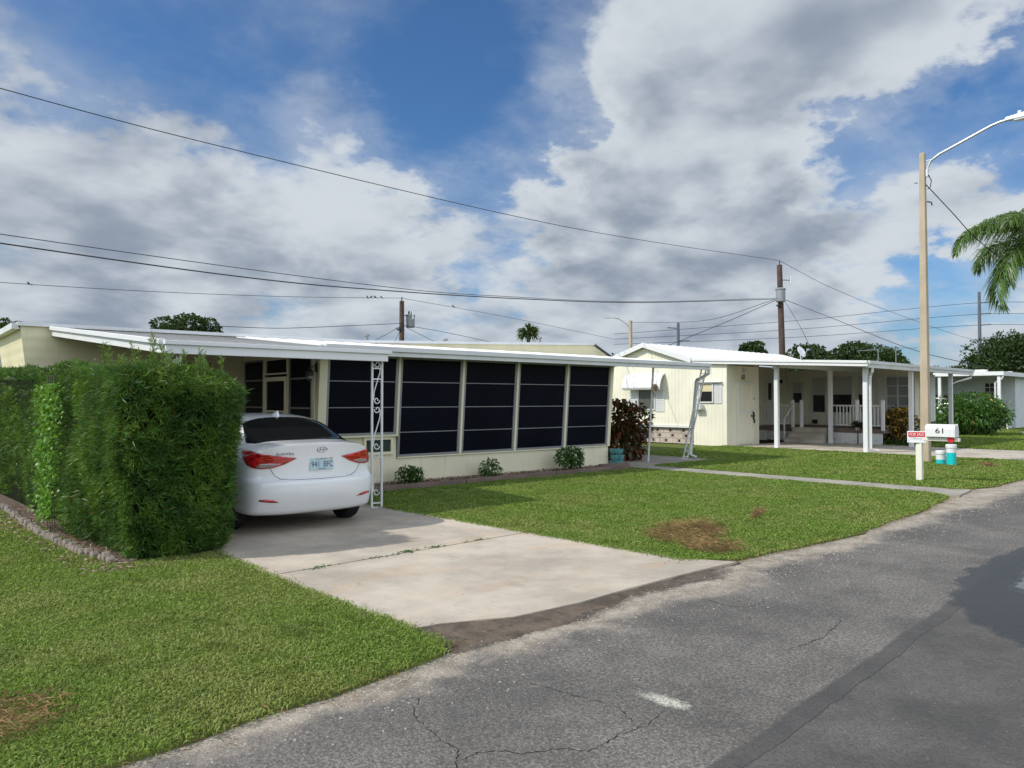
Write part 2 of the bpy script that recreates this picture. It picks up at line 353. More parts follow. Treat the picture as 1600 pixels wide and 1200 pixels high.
class MB:
    def __init__(s): s.v = []; s.f = []
    def add(s, vs, fs):
        n = len(s.v); s.v += [tuple(v) for v in vs]; s.f += [tuple(i + n for i in f) for f in fs]; return s
    def box(s, x0, x1, y0, y1, z0, z1):
        return s.add([(x, y, z) for z in (z0, z1) for y in (y0, y1) for x in (x0, x1)],
                     [(0, 2, 3, 1), (4, 5, 7, 6), (0, 1, 5, 4), (2, 6, 7, 3), (0, 4, 6, 2), (1, 3, 7, 5)])
    def hexa(s, bot, top):
        return s.add(list(bot) + list(top), [(3, 2, 1, 0), (4, 5, 6, 7), (0, 1, 5, 4), (1, 2, 6, 5), (2, 3, 7, 6), (3, 0, 4, 7)])
    def bar(s, p, q, w, h=None, up=(0, 0, 1)):
        h = h or w; p, q = Vector(p), Vector(q); d = (q - p).normalized(); up = Vector(up)
        if abs(d.dot(up)) > .98: up = Vector((1, 0, 0)) if abs(d.x) < .9 else Vector((0, 1, 0))
        a = d.cross(up).normalized() * w / 2; b = a.cross(d).normalized() * h / 2
        return s.hexa([p - a - b, p + a - b, p + a + b, p - a + b], [q - a - b, q + a - b, q + a + b, q - a + b])
    def tube(s, pts, r, n=8, cap=True):
        pts = [Vector(p) for p in pts]; rs = r if hasattr(r, '__len__') else [r] * len(pts)
        up = None; rings = []
        for i, p in enumerate(pts):
            d = (pts[min(i + 1, len(pts) - 1)] - pts[max(i - 1, 0)]).normalized()
            if up is None: up = Vector((0, 0, 1)) if abs(d.z) < .9 else Vector((1, 0, 0))
            a = d.cross(up)
            if a.length < 1e-4: a = d.cross(Vector((.3, .7, .2)))
            a.normalize(); b = a.cross(d).normalized(); up = b
            rings.append([p + (a * math.cos(t) + b * math.sin(t)) * rs[i] for t in [2 * math.pi * k / n for k in range(n)]])
        vs = [v for rg in rings for v in rg]; fs = []
        for i in range(len(rings) - 1):
            for k in range(n):
                fs.append((i * n + k, i * n + (k + 1) % n, (i + 1) * n + (k + 1) % n, (i + 1) * n + k))
        if cap: fs.append(tuple(range(n - 1, -1, -1))); fs.append(tuple((len(rings) - 1) * n + k for k in range(n)))
        return s.add(vs, fs)
    def lathe(s, prof, c=(0, 0, 0), n=20):
        vs = []; fs = []
        for r, z in prof:
            for k in range(n):
                t = 2 * math.pi * k / n; vs.append((c[0] + r * math.cos(t), c[1] + r * math.sin(t), c[2] + z))
        for i in range(len(prof) - 1):
            for k in range(n):
                fs.append((i * n + k, i * n + (k + 1) % n, (i + 1) * n + (k + 1) % n, (i + 1) * n + k))
        fs.append(tuple(range(n - 1, -1, -1))); fs.append(tuple((len(prof) - 1) * n + k for k in range(n)))
        return s.add(vs, fs)
    def prism(s, poly, fn, d0, d1):
        """closed outline poly (a,b) swept from d0 to d1, fn(a,b,d) -> point"""
        n = len(poly)
        vs = [fn(a, b, d0) for a, b in poly] + [fn(a, b, d1) for a, b in poly]
        fs = [tuple(range(n - 1, -1, -1)), tuple(range(n, 2 * n))] + [(k, (k + 1) % n, n + (k + 1) % n, n + k) for k in range(n)]
        return s.add(vs, fs)
    def build(s, name, mat, parent=None, smooth=False, bevel=0):
        me = bpy.data.meshes.new(name); me.from_pydata(s.v, [], s.f)
        bm = bmesh.new(); bm.from_mesh(me); bmesh.ops.recalc_face_normals(bm, faces=bm.faces); bm.to_mesh(me); bm.free()
        o = link(name, me, mat, parent)
        if smooth:
            me.shade_smooth()
            try: me.set_sharp_from_angle(angle=R(40))
            except Exception: pass
        if bevel:
            md = o.modifiers.new('edge', 'BEVEL'); md.width = bevel; md.segments = 2; md.limit_method = 'ANGLE'; md.angle_limit = R(50)
        return o

def raw_mesh(name, V, F, mat, parent=None, smooth=False):
    """V (n,3) array, F (m,4) or (m,3) int array"""
    me = bpy.data.meshes.new(name)
    V = np.asarray(V, np.float32); F = np.asarray(F, np.int32); k = F.shape[1]
    me.vertices.add(len(V)); me.vertices.foreach_set('co', V.ravel())
    me.loops.add(F.size); me.loops.foreach_set('vertex_index', F.ravel())
    me.polygons.add(len(F)); me.polygons.foreach_set('loop_start', np.arange(0, F.size, k, dtype=np.int32))
    me.update(calc_edges=True); me.validate()
    if smooth: me.shade_smooth()
    return link(name, me, mat, parent)

def unit(a): return a / np.maximum(np.linalg.norm(a, axis=1, keepdims=True), 1e-9)

def leaves(name, P, D, L, W, mat, parent=None, droop=.25, fold=.25, side=None):
    """one folded diamond leaf per row: base P, direction D, length L, width W"""
    n = len(P); D = unit(np.asarray(D, float)); L = np.broadcast_to(L, n)[:, None]; W = np.broadcast_to(W, n)[:, None]
    S = unit(np.cross(D, rng.normal(size=(n, 3)))) if side is None else unit(side)
    U = unit(np.cross(S, D)); U = np.where(U[:, 2:3] < 0, -U, U)
    mid = P + D * L * .5 + U * L * .08
    tip = P + D * L - np.array([0, 0, 1.0]) * L * droop
    V = np.stack([P, mid + S * W * .5 + U * W * fold, tip, mid - S * W * .5 + U * W * fold], 1).reshape(-1, 3)
    F = (np.arange(n)[:, None] * 4 + np.array([0, 1, 2, 3])[None])
    return raw_mesh(name, V, F, mat, parent)

def sph(n):
    return unit(rng.normal(size=(n, 3)))

def text_mesh(s, size, mat, name, parent, loc, rot, extrude=.002, align='CENTER', sx=1.0):
    cu = bpy.data.curves.new('tmp', 'FONT'); cu.body = s; cu.size = size; cu.extrude = extrude; cu.align_x = align; cu.align_y = 'CENTER'
    o = bpy.data.objects.new('tmp', cu); COL.objects.link(o)
    dg = bpy.context.evaluated_depsgraph_get(); me = bpy.data.meshes.new_from_object(o.evaluated_get(dg))
    bpy.data.objects.remove(o); bpy.data.curves.remove(cu)
    me.transform(Matrix.Diagonal((sx, 1, 1, 1))); me.materials.clear()
    t = link(name, me, mat, parent); t.location = loc; t.rotation_euler = rot
    return t

# ---------------------------------------------------------------- camera
F_PX, A, PITCH, H = 1180.0, R(46.6436), R(1.2137), 1.6
cam = bpy.data.cameras.new('camera'); cam.sensor_width = 36; cam.lens = 36 * F_PX / 1600; cam.clip_start = .05; cam.clip_end = 6000
co = bpy.data.objects.new('camera', cam); COL.objects.link(co); scene.camera = co
fw = Vector((math.cos(A) * math.cos(PITCH), math.sin(A) * math.cos(PITCH), math.sin(PITCH)))
co.location = (0, 0, H); co.rotation_euler = fw.to_track_quat('-Z', 'Y').to_euler()

# ---------------------------------------------------------------- light and sky
SUN_DIR = Vector((-.95, .45, 1.0)).normalized()
el = math.asin(SUN_DIR.z); az = math.atan2(SUN_DIR.x, SUN_DIR.y)     # azimuth from +Y towards +X
sl = bpy.data.lights.new('sun', 'SUN'); sl.energy = 3.3; sl.angle = R(.5); sl.color = (1, .955, .88)
so = bpy.data.objects.new('sun', sl); COL.objects.link(so); so.rotation_euler = (-SUN_DIR).to_track_quat('-Z', 'Y').to_euler()
so.location = (-20, 10, 30)

def build_world():
    w = bpy.data.worlds.new('World'); scene.world = w; w.use_nodes = True
    nt = w.node_tree; bg = nt.nodes['Background']
    sky = nt.nodes.new('ShaderNodeTexSky'); sky.sky_type = 'NISHITA'; sky.sun_disc = False
    sky.sun_elevation = el; sky.sun_rotation = az; sky.air_density = 1.0; sky.dust_density = .6; sky.ozone_density = 2.0
    tc = nt.nodes.new('ShaderNodeTexCoord').outputs['Generated']
    nrm = nt.nodes.new('ShaderNodeVectorMath'); nrm.operation = 'NORMALIZE'; nt.links.new(tc, nrm.inputs[0]); d = nrm.outputs[0]
    s = nt.nodes.new('ShaderNodeSeparateXYZ'); nt.links.new(d, s.inputs[0])
    # flat cloud deck seen in perspective
    k = mth(nt, 'DIVIDE', 1.0, mth(nt, 'ADD', mth(nt, 'MAXIMUM', s.outputs[2], 0.0), .34))
    pv = nt.nodes.new('ShaderNodeVectorMath'); pv.operation = 'SCALE'; nt.links.new(d, pv.inputs[0]); nt.links.new(k, pv.inputs['Scale'])
    P = pv.outputs[0]
    def blobs(lst):
        tot = None
        for a_, e_, sz, wt in lst:
            a_, e_ = R(a_), R(e_)
            dp = nt.nodes.new('ShaderNodeVectorMath'); dp.operation = 'DOT_PRODUCT'; nt.links.new(dw, dp.inputs[0])
            dp.inputs[1].default_value = (math.cos(e_) * math.cos(a_), math.cos(e_) * math.sin(a_), math.sin(e_))
            kk = 1.0 / (R(sz) ** 2)
            g = mth(nt, 'MULTIPLY', mth(nt, 'EXPONENT', mth(nt, 'MULTIPLY', mth(nt, 'SUBTRACT', dp.outputs['Value'], 1.0), 2 * kk)), wt)
            tot = g if tot is None else mth(nt, 'ADD', tot, g)
        return tot
    # ragged outlines: directions are jittered before the blob layout is read
    wn = nt.nodes.new('ShaderNodeTexNoise'); wn.inputs['Scale'].default_value = 9; wn.inputs['Detail'].default_value = 7; wn.inputs['Roughness'].default_value = .6
    nt.links.new(P, wn.inputs['Vector'])
    wv = nt.nodes.new('ShaderNodeVectorMath'); wv.operation = 'SUBTRACT'; nt.links.new(wn.outputs['Color'], wv.inputs[0]); wv.inputs[1].default_value = (.5, .5, .5)
    ws = nt.nodes.new('ShaderNodeVectorMath'); ws.operation = 'SCALE'; nt.links.new(wv.outputs[0], ws.inputs[0]); ws.inputs['Scale'].default_value = .17
    wa = nt.nodes.new('ShaderNodeVectorMath'); wa.operation = 'ADD'; nt.links.new(d, wa.inputs[0]); nt.links.new(ws.outputs[0], wa.inputs[1])
    wnm = nt.nodes.new('ShaderNodeVectorMath'); wnm.operation = 'NORMALIZE'; nt.links.new(wa.outputs[0], wnm.inputs[0]); dw = wnm.outputs[0]
    bias = blobs(BLOBS)
    shade_b = blobs(SHADES)
    def dens(off, sc=3.4):
        v = nt.nodes.new('ShaderNodeVectorMath'); v.operation = 'ADD'; nt.links.new(P, v.inputs[0]); v.inputs[1].default_value = off
        return noise(nt, v.outputs[0], sc, 9, .55, .15)
    d0 = dens((0, 0, 0))
    def soft(off):
        v = nt.nodes.new('ShaderNodeVectorMath'); v.operation = 'ADD'; nt.links.new(P, v.inputs[0]); v.inputs[1].default_value = off
        return noise(nt, v.outputs[0], 3.4, 4, .5, .15)
    l0 = soft((0, 0, 0)); l1 = soft((-.075, .03, .07))
    fine = noise(nt, P, 11, 8, .62, .3)
    raw = mth(nt, 'ADD', mth(nt, 'MULTIPLY', mth(nt, 'SUBTRACT', d0, .5), 1.9), mth(nt, 'MULTIPLY', bias, .95))
    raw = mth(nt, 'ADD', raw, mth(nt, 'ADD', mth(nt, 'MULTIPLY', mth(nt, 'SUBTRACT', fine, .5), .42), ramp(nt, s.outputs[2], .10, .34, .16, -.02)))
    cover = ramp(nt, raw, -.46, .32)
    cir = ramp(nt, noise(nt, scaled(nt, P, (1.0, 1.5, 1.0)), 3.0, 6, .55, .5), .35, .75)
    veil = mth(nt, 'MULTIPLY', ramp(nt, raw, -1.25, -.05), mth(nt, 'ADD', .20, mth(nt, 'MULTIPLY', cir, .42)))
    cover = mth(nt, 'MAXIMUM', cover, veil)
    lit = mth(nt, 'MULTIPLY', mth(nt, 'SUBTRACT', l0, l1), 3.0)
    thick = ramp(nt, raw, .15, 1.25, 0, 1)
    bright = mth(nt, 'ADD', mth(nt, 'SUBTRACT', mth(nt, 'ADD', .72, lit), mth(nt, 'MULTIPLY', thick, .50)), shade_b)
    bright = mth(nt, 'ADD', bright, mth(nt, 'MULTIPLY', mth(nt, 'SUBTRACT', fine, .5), .22))
    bright = ramp(nt, bright, -.22, 1.08)
    cl = mix_col(nt, bright, CLOUD_LO, CLOUD_HI)
    blue = mix_col(nt, 1.0, sky.outputs[0], SKY_TINT, 'MULTIPLY')
    c = mix_col(nt, cover, blue, cl)
    hz = ramp(nt, s.outputs[2], -.02, .13, .5, 0)
    c = mix_col(nt, hz, c, (2.5, 3.2, 4.1))
    low = ramp(nt, s.outputs[2], -.10, -.01, 1, 0)
    c = mix_col(nt, low, c, (.6, .6, .5))
    # added fill: sky behind the camera is brightened and warmed to lift shaded fronts
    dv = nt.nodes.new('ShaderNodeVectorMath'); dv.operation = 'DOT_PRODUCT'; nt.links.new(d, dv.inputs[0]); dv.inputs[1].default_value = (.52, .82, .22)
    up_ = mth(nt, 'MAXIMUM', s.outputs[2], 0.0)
    gain = mth(nt, 'ADD', 1.0, mth(nt, 'MULTIPLY', mth(nt, 'MULTIPLY', ramp(nt, dv.outputs['Value'], .30, -.35), ramp(nt, up_, .0, .1)), BACK_FILL_GAIN))
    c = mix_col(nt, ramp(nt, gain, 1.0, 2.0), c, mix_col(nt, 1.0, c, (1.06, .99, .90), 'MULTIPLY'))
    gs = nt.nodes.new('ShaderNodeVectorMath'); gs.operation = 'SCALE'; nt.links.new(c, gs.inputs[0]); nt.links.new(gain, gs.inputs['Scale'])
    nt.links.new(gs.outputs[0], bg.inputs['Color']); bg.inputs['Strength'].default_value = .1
BACK_FILL_GAIN = 1.75
CLOUD_LO, CLOUD_HI = (2.45, 2.95, 3.7), (5.7, 6.15, 6.65)
SKY_TINT = (.48, .77, 1.04)
BLOBS = [(47.6,22.9,8.3,-.85),(54.4,25.6,7.3,-0.55),(41.8,18.6,3.9,-.9),(51.5,17.7,4.9,-0.6),(58.2,23.3,7.3,-0.4),(68,25,7,-.65),(20.3,16.0,4.8,-1.0),(24.0,17.0,3.6,-0.8),(14.7,17.1,4.0,-.95),(12.6,19.7,2.9,-0.9),
 (16.2,8.1,2.9,-0.9),(18.9,6.2,3.0,-0.7),(64.2,17.0,4.0,-0.3),(77,23.5,9.0,-0.6),(45.2,10.8,2.6,-0.6),(79.5,9.9,3.9,-0.5),(58.2,9.4,2.4,-0.5),(64,6.5,2.2,-.4),(70,7.5,2.3,-.4),(52,6.5,2.0,-.4),(33.5,9.3,1.8,-.5),(22.5,9.3,2.0,-.5),(50,9,2,-.4),
 (30.0,23.3,9.7,.7),(37.4,22.2,5.0,0.6),(20.6,22.4,7.3,0.7),(36.0,15.7,6.3,.9),(41.8,14.1,3.9,0.8),(27.8,13.4,8.7,0.7),(79.5,14.0,7.5,0.75),(69.7,13.0,6.3,0.75),(61.0,19.0,4.6,0.65),(56.3,11.6,6.0,0.7),(34.3,9.2,5.0,0.4),(15.8,13.0,4.0,.9),(24,10.5,4,.4),(44.2,3.2,12.6,0.3),(73.7,5.3,8.1,0.4)]
SHADES = [(34, 18, 5, .30), (40, 15, 3, .28), (28, 18.5, 7, .18), (30, 26, 9, .12), (24, 22, 6, .10), (27, 15.0, 3.5, -.16), (31, 11.5, 4, -.12), (79, 13, 5, -.03), (60, 18, 5, .2), (66, 13.5, 4, .22), (64, 9.5, 4, -.18), (76, 5, 8, -.14), (60, 4, 8, -.12), (36, 8, 3, .15), (17, 13, 4, .15)]
build_world()
scene.view_settings.view_transform = 'Standard'; scene.view_settings.look = 'None'
scene.view_settings.exposure = 0.15; scene.view_settings.gamma = 1

# ---------------------------------------------------------------- ground, road, lawns
def sheet(name, poly, z, mat, depth=.0, kind='structure', jit=0.0, step=.35):
    """flat slab with an optionally ragged outline"""
    pts = []
    for (a, b) in zip(poly, poly[1:] + poly[:1]):
        a, b = Vector(a), Vector(b); n = max(1, int((b - a).length / step)) if jit else 1
        n = min(n, 260)
        for i in range(n):
            p = a.lerp(b, i / n)
            if jit and i: p = p + Vector((random.gauss(0, jit), random.gauss(0, jit)))
            pts.append(p)
    tri = tessellate_polygon([[Vector((p.x, p.y, 0)) for p in pts]])
    mb = MB(); n = len(pts)
    vs = [(p.x, p.y, z) for p in pts]; fs = [tuple(t) for t in tri]
    if depth:
        vs += [(p.x, p.y, z - depth) for p in pts]; fs += [(k, (k + 1) % n, n + (k + 1) % n, n + k) for k in range(n)]
    mb.add(vs, fs); o = mb.build(name, mat); o['kind'] = kind
    me = o.data
    up = sum(p.normal.z * p.area for p in me.polygons)
    if up < 0: me.flip_normals()
    return o, [(p.x, p.y) for p in pts]

g = MB(); g.add([(-1500, -1500, -.07), (1500, -1500, -.07), (1500, 1500, -.07), (-1500, 1500, -.07)], [(0, 1, 2, 3)])
o = g.build('ground', M['ground']); o['kind'] = 'structure'
o, _ = sheet('road', [(-80, -5.2), (260, -5.2), (260, 4.4), (-80, 4.4)], -.022, M['road'], .04)

LAWN_A = [(-40, 3.62), (-6, 3.62), (1.4, 3.66), (2.5, 3.74), (2.98, 3.80), (3.10, 3.92), (3.14, 4.4), (3.12, 6.0), (3.22, 7.7), (3.3, 9.0), (3.35, 30), (-40, 30)]
LAWN_B = [(6.42, 4.35), (6.9, 4.0), (9, 3.78), (12, 3.92), (13.85, 4.15), (14.2, 4.55), (14.32, 11.1), (6.9, 11.36), (6.3, 9.8)]
LAWN_C = [(15.05, 4.35), (16.0, 4.12), (19, 4.02), (22.6, 4.1), (23.3, 4.7), (23.35, 13.7), (23.1, 20), (18.2, 20), (17.9, 11.0), (15.15, 11.0)]
LAWN_D = [(28.0, 4.75), (28.8, 4.15), (42, 4.2), (64, 4.3), (64, 40), (28.0, 12)]
for P_ in (LAWN_A, LAWN_B, LAWN_C, LAWN_D):
    pass
oA, PA = sheet('lawn', LAWN_A, .0, M['lawn_soil'], .05, jit=.035)
oB, PB = sheet('lawn', LAWN_B, .0, M['lawn_soil'], .05, jit=.03)
oC, PC = sheet('lawn', LAWN_C, .0, M['lawn_soil'], .05, jit=.03)
oD, PD = sheet('lawn', LAWN_D, .0, M['lawn_soil'], .05, jit=.03)
sheet('driveway', [(3.0, 4.36), (3.35, 4.30), (3.85, 4.06), (4.5, 3.99), (5.4, 3.99), (6.75, 3.92), (6.5, 4.4), (6.40, 9.9), (6.9, 11.5), (6.9, 15.2), (3.2, 15.2), (3.15, 6)], .006, M['concrete'], .06, jit=.008)
sheet('walkway', [(14.05, 4.05), (15.25, 4.2), (15.08, 4.6), (15.12, 11.25), (14.36, 11.25), (14.28, 4.6)], .006, M['concrete3'], .06, jit=.01)
sheet('patio', [(13.9, 11.25), (17.9, 11.0), (18.2, 15.2), (14.3, 15.2)], .010, M['concrete3'], .06)
sheet('neighbour_driveway', [(22.9, 3.95), (28.4, 3.95), (27.95, 4.6), (28.0, 13.8), (25.6, 13.8), (23.4, 13.8), (23.45, 4.6)], .006, M['concrete2'], .06, jit=.01)
sheet('far_driveway', [(43, 10.2), (64, 9.9), (64, 20), (43, 20)], .012, M['concrete3'], .06)

def inside(poly, X, Y):
    r = np.zeros(len(X), bool); n = len(poly)
    for i in range(n):
        x1, y1 = poly[i]; x2, y2 = poly[(i + 1) % n]
        if y1 == y2: continue
        c = ((y1 > Y) != (y2 > Y)) & (X < (x2 - x1) * (Y - y1) / (y2 - y1) + x1)
        r ^= c
    return r

DEAD = [(7.75, 5.15, .78, .42), (7.15, 4.45, .35, .30), (.60, 4.45, .42, .30), (9.6, 5.25, .40, .03), (20.9, 5.4, .5, .10)]
def dead_w(X, Y):
    w = np.zeros(len(X))
    for cx, cy, rx, ry in DEAD:
        a = .35 * (1 if cx > 5 else 0)
        dx, dy = X - cx, Y - cy
        u = (dx * math.cos(a) + dy * math.sin(a)) / rx; v = (-dx * math.sin(a) + dy * math.cos(a)) / ry
        w = np.maximum(w, np.clip(1.6 - (u * u + v * v) * 1.2, 0, 1))
    return w

def grass_field(poly, box, per_m2, h, wd, mat, name, far=(6, 1.0)):
    x0, x1, y0, y1 = box; n = int((x1 - x0) * (y1 - y0) * per_m2)
    X = rng.uniform(x0, x1, n); Y = rng.uniform(y0, y1, n)
    dist = np.hypot(X, Y)
    keep = inside(poly, X + rng.normal(0, .035, n), Y + rng.normal(0, .035, n))
    keep &= rng.random(n) < np.clip((far[0] / np.maximum(dist, .1)) ** far[1], .0, 1)
    dw = dead_w(X, Y); keep &= rng.random(n) > dw * .88
    # only what the photograph's camera and a step to its side can see
    a = np.arctan2(Y, X); keep &= (a > R(46.6 - 46)) & (a < R(46.6 + 82)) | (dist < 2)
    keep &= ~((X > 2.25) & (X < 3.4) & (Y > 7.95))
    X, Y, dist = X[keep], Y[keep], dist[keep]; n = len(X)
    clump = .55 + .45 * np.sin(X * 5.1 + np.sin(Y * 3.7) * 2) * np.sin(Y * 4.3 + np.sin(X * 2.9) * 2)
    hh = h * rng.uniform(.55, 1.2, n) * (.75 + .45 * clump); grow = 1 + np.clip((dist - 5) / 12, 0, 1.5)
    ang = rng.uniform(0, 2 * np.pi, n); lean = rng.uniform(.25, 1.15, n)
    D = np.stack([np.cos(ang) * lean, np.sin(ang) * lean, np.ones(n)], 1)
    S = np.stack([-np.sin(ang), np.cos(ang), np.zeros(n)], 1) + rng.normal(0, .4, (n, 3))
    P = np.stack([X, Y, np.full(n, -.004)], 1)
    o = leaves(name, P, D, hh * (1 + .1 * grow), wd * rng.uniform(.7, 1.3, n) * grow, mat, None, .30, .15, S)
    tag(o, kind='stuff'); return o

o = grass_field(LAWN_A, (-4.0, 3.4, 3.5, 15), 13000, .046, .0080, M['grass'], 'grass', (6.0, 1.3))
o = grass_field(LAWN_B, (6.2, 14.5, 3.7, 11.5), 8500, .046, .0085, M['grass2'], 'grass', (8, 1.0))
o = grass_field(LAWN_C, (15, 23.5, 4, 14), 2400, .055, .012, M['grass2'], 'grass', (18, 1.0))
o = grass_field(LAWN_D, (28, 60, 4, 20), 900, .06, .02, M['grass2'], 'grass', (30, 1.0))

# ragged edge runners and dead patches
X, Y = [], []
for cx, cy, rx, ry in DEAD:
    k = int(7000 * rx * ry) + 250
    a = .35 * (1 if cx > 5 else 0); r = np.sqrt(rng.random(k)) * rng.normal(1, .12, k); t = rng.uniform(0, 2 * np.pi, k)
    u, v = r * np.cos(t) * rx, r * np.sin(t) * ry
    X.append(cx + u * math.cos(a) - v * math.sin(a)); Y.append(cy + u * math.sin(a) + v * math.cos(a))
X = np.concatenate(X); Y = np.concatenate(Y); n = len(X); ang = rng.uniform(0, 2 * np.pi, n)
D = np.stack([np.cos(ang), np.sin(ang), rng.uniform(.05, .5, n)], 1)
o = leaves('dead_grass', np.stack([X, Y, rng.uniform(.0, .075, n)], 1), D, rng.uniform(.05, .13, n), .006, M['dead'], None, .1)
tag(o, kind='stuff')
E=[]
for poly, i0, i1 in ((PA, 0, 1), (PB, 0, 1), (PC, 0, 1)):
    for (x, y) in poly:
        if y < 4.6 and -2 < x < 24:
            for k in range(26):
                E.append((x + random.gauss(0, .12), y + random.gauss(-.02, .055)))
E = np.array(E); n = len(E); ang = rng.uniform(0, 2 * np.pi, n)
o = leaves('edge_thatch', np.column_stack([E, rng.uniform(-.02, .01, n)]), np.stack([np.cos(ang), np.sin(ang), rng.uniform(.0, .5, n)], 1), rng.uniform(.03, .09, n), .006, M['dead'], None, .1)
tag(o, kind='stuff')

# pebbles and crumbs: small tetra-like stones
def stones(name, P, s, mat):
    n = len(P); base = np.array([[1, 0, 0], [0, 1, 0], [-1, 0, 0], [0, -1, 0], [.2, .1, .7]])
    ang = rng.uniform(0, 2 * np.pi, n); c, sn = np.cos(ang), np.sin(ang)
    V = base[None] * s[:, None, None] * rng.uniform(.5, 1.2, (n, 5, 1))
    x = V[..., 0] * c[:, None] - V[..., 1] * sn[:, None]; y = V[..., 0] * sn[:, None] + V[..., 1] * c[:, None]
    V = np.stack([x, y, V[..., 2]], -1) + P[:, None]
    F = (np.arange(n)[:, None, None] * 5 + np.array([[0, 1, 4], [1, 2, 4], [2, 3, 4], [3, 0, 4]])[None]).reshape(-1, 3)
    return tag(raw_mesh(name, V.reshape(-1, 3), F, mat), kind='stuff')
n = 5200
px = rng.uniform(-1, 26, n); py = 3.62 + rng.normal(0, .17, n) - np.abs(rng.normal(0, .25, n)) * (rng.random(n) < .3) + .0 * px
stones('gravel', np.stack([px, py, np.full(n, -.022)], 1), rng.uniform(.003, .010, n) * (1 + px.clip(0) * .02), M['pebble'])
n = 70
stones('gravel', np.stack([rng.uniform(.5, 9, n), rng.uniform(.6, 3.4, n), np.full(n, -.022)], 1), rng.uniform(.002, .006, n), M['pebble'])

# washed-out soil lying against the street edge of the driveway slab
ins = [(2.90, 4.46), (3.35, 4.39), (3.85, 4.14), (4.5, 4.06), (5.4, 4.06), (6.0, 4.03), (6.85, 3.99)]
out = [(2.98, 3.78), (3.3, 3.80), (3.85, 3.72), (4.5, 3.83), (5.4, 3.925), (6.0, 3.93), (6.85, 3.92)]
vs = []; m_ = 0
for i_ in range(len(ins) - 1):
    for j in range(24):
        t = j / 24; a = [ins[i_][k] * (1 - t) + ins[i_ + 1][k] * t for k in (0, 1)]; b_ = [out[i_][k] * (1 - t) + out[i_ + 1][k] * t for k in (0, 1)]
        ja, jb = .018 * math.sin(m_ * .37) + .012 * math.sin(m_ * .91) + random.gauss(0, .002), .03 * math.sin(m_ * .29 + 1) + random.gauss(0, .012)
        for q in range(6):
            f = q / 5; vs.append((a[0] * (1 - f) + b_[0] * f, (a[1] + ja) * (1 - f) + (b_[1] + jb) * f, .0050 - .0265 * f ** .8 + (random.gauss(0, .0015) if 0 < q < 5 else 0))); 
        m_ += 1
mb = MB(); mb.add(vs, [(6 * j + q, 6 * j + q + 1, 6 * j + q + 7, 6 * j + q + 6) for j in range(m_ - 1) for q in range(5)])
dm, nt, b = new_mat('damp_washed_soil'); p = pos(nt)
c_ = mix_col(nt, ramp(nt, noise(nt, p, 4, 8, .7), .35, .65), (.058, .042, .029), (.135, .100, .070))
c_ = mix_col(nt, ramp(nt, noise(nt, p, 90, 4, .7), .56, .68, 0, .6), c_, (.24, .20, .155)); nt.links.new(c_, b.inputs['Base Color']); b.inputs['Roughness'].default_value = .9
bp = nt.nodes.new('ShaderNodeBump'); bp.inputs['Distance'].default_value = .006; nt.links.new(noise(nt, p, 80, 5), bp.inputs['Height']); nt.links.new(bp.outputs[0], b.inputs['Normal'])
o = mb.build('soil_strip', dm); o['kind'] = 'structure'
if sum(q.normal.z for q in o.data.polygons) < 0: o.data.flip_normals()
# cracks in the old asphalt, a few millimetres wide and ragged
cracks = [[(2.47, 3.36), (2.32, 3.19), (2.28, 3.02), (2.25, 2.82), (2.25, 2.75)], [(2.25, 2.75), (2.16, 2.65), (2.09, 2.59), (1.9, 2.3)],
          [(2.19, 2.66), (2.29, 2.66), (2.4, 2.58), (2.42, 2.52), (2.6, 2.42), (2.68, 2.31), (2.9, 2.33)], [(3.16, 2.53), (3.08, 2.38)],
          [(5.38, 3.43), (5.34, 3.2), (5.42, 3.05), (5.67, 3.05)], [(3.07, 3.09), (3.11, 2.88), (3.16, 2.61)], [(2.9, 2.33), (3.05, 2.31), (3.09, 2.29), (3.29, 2.35)],
          [(4.69, 2.36), (5.09, 2.31), (5.6, 2.4)], [(2.18, 2.57), (2.2, 2.49), (2.0, 2.2)]]
mb = MB()
for L in cracks:
    pts = []
    for a, b_ in zip(L, L[1:]):
        q = max(2, int(math.dist(a, b_) / .022))
        for j in range(q): pts.append((a[0] + (b_[0] - a[0]) * j / q + random.gauss(0, .006), a[1] + (b_[1] - a[1]) * j / q + random.gauss(0, .006)))
    pts.append(L[-1]); n_ = len(pts); vs = []
    for j, (x_, y_) in enumerate(pts):
        dx_, dy_ = pts[min(j + 1, n_ - 1)][0] - pts[max(j - 1, 0)][0], pts[min(j + 1, n_ - 1)][1] - pts[max(j - 1, 0)][1]; l_ = math.hypot(dx_, dy_) or 1
        w_ = .0016 * random.uniform(.25, 1.5) * (1 + .05 * x_); vs += [(x_ - dy_ / l_ * w_, y_ + dx_ / l_ * w_, -.0195), (x_ + dy_ / l_ * w_, y_ - dx_ / l_ * w_, -.0195)]
    mb.add(vs, [(2 * j, 2 * j + 1, 2 * j + 3, 2 * j + 2) for j in range(n_ - 1)])
o = mb.build('road_cracks', plain('dark_crack', (.012, .011, .010), 1, 0, .05)); o['kind'] = 'structure'  # flat near-black ribbons mark the cracks

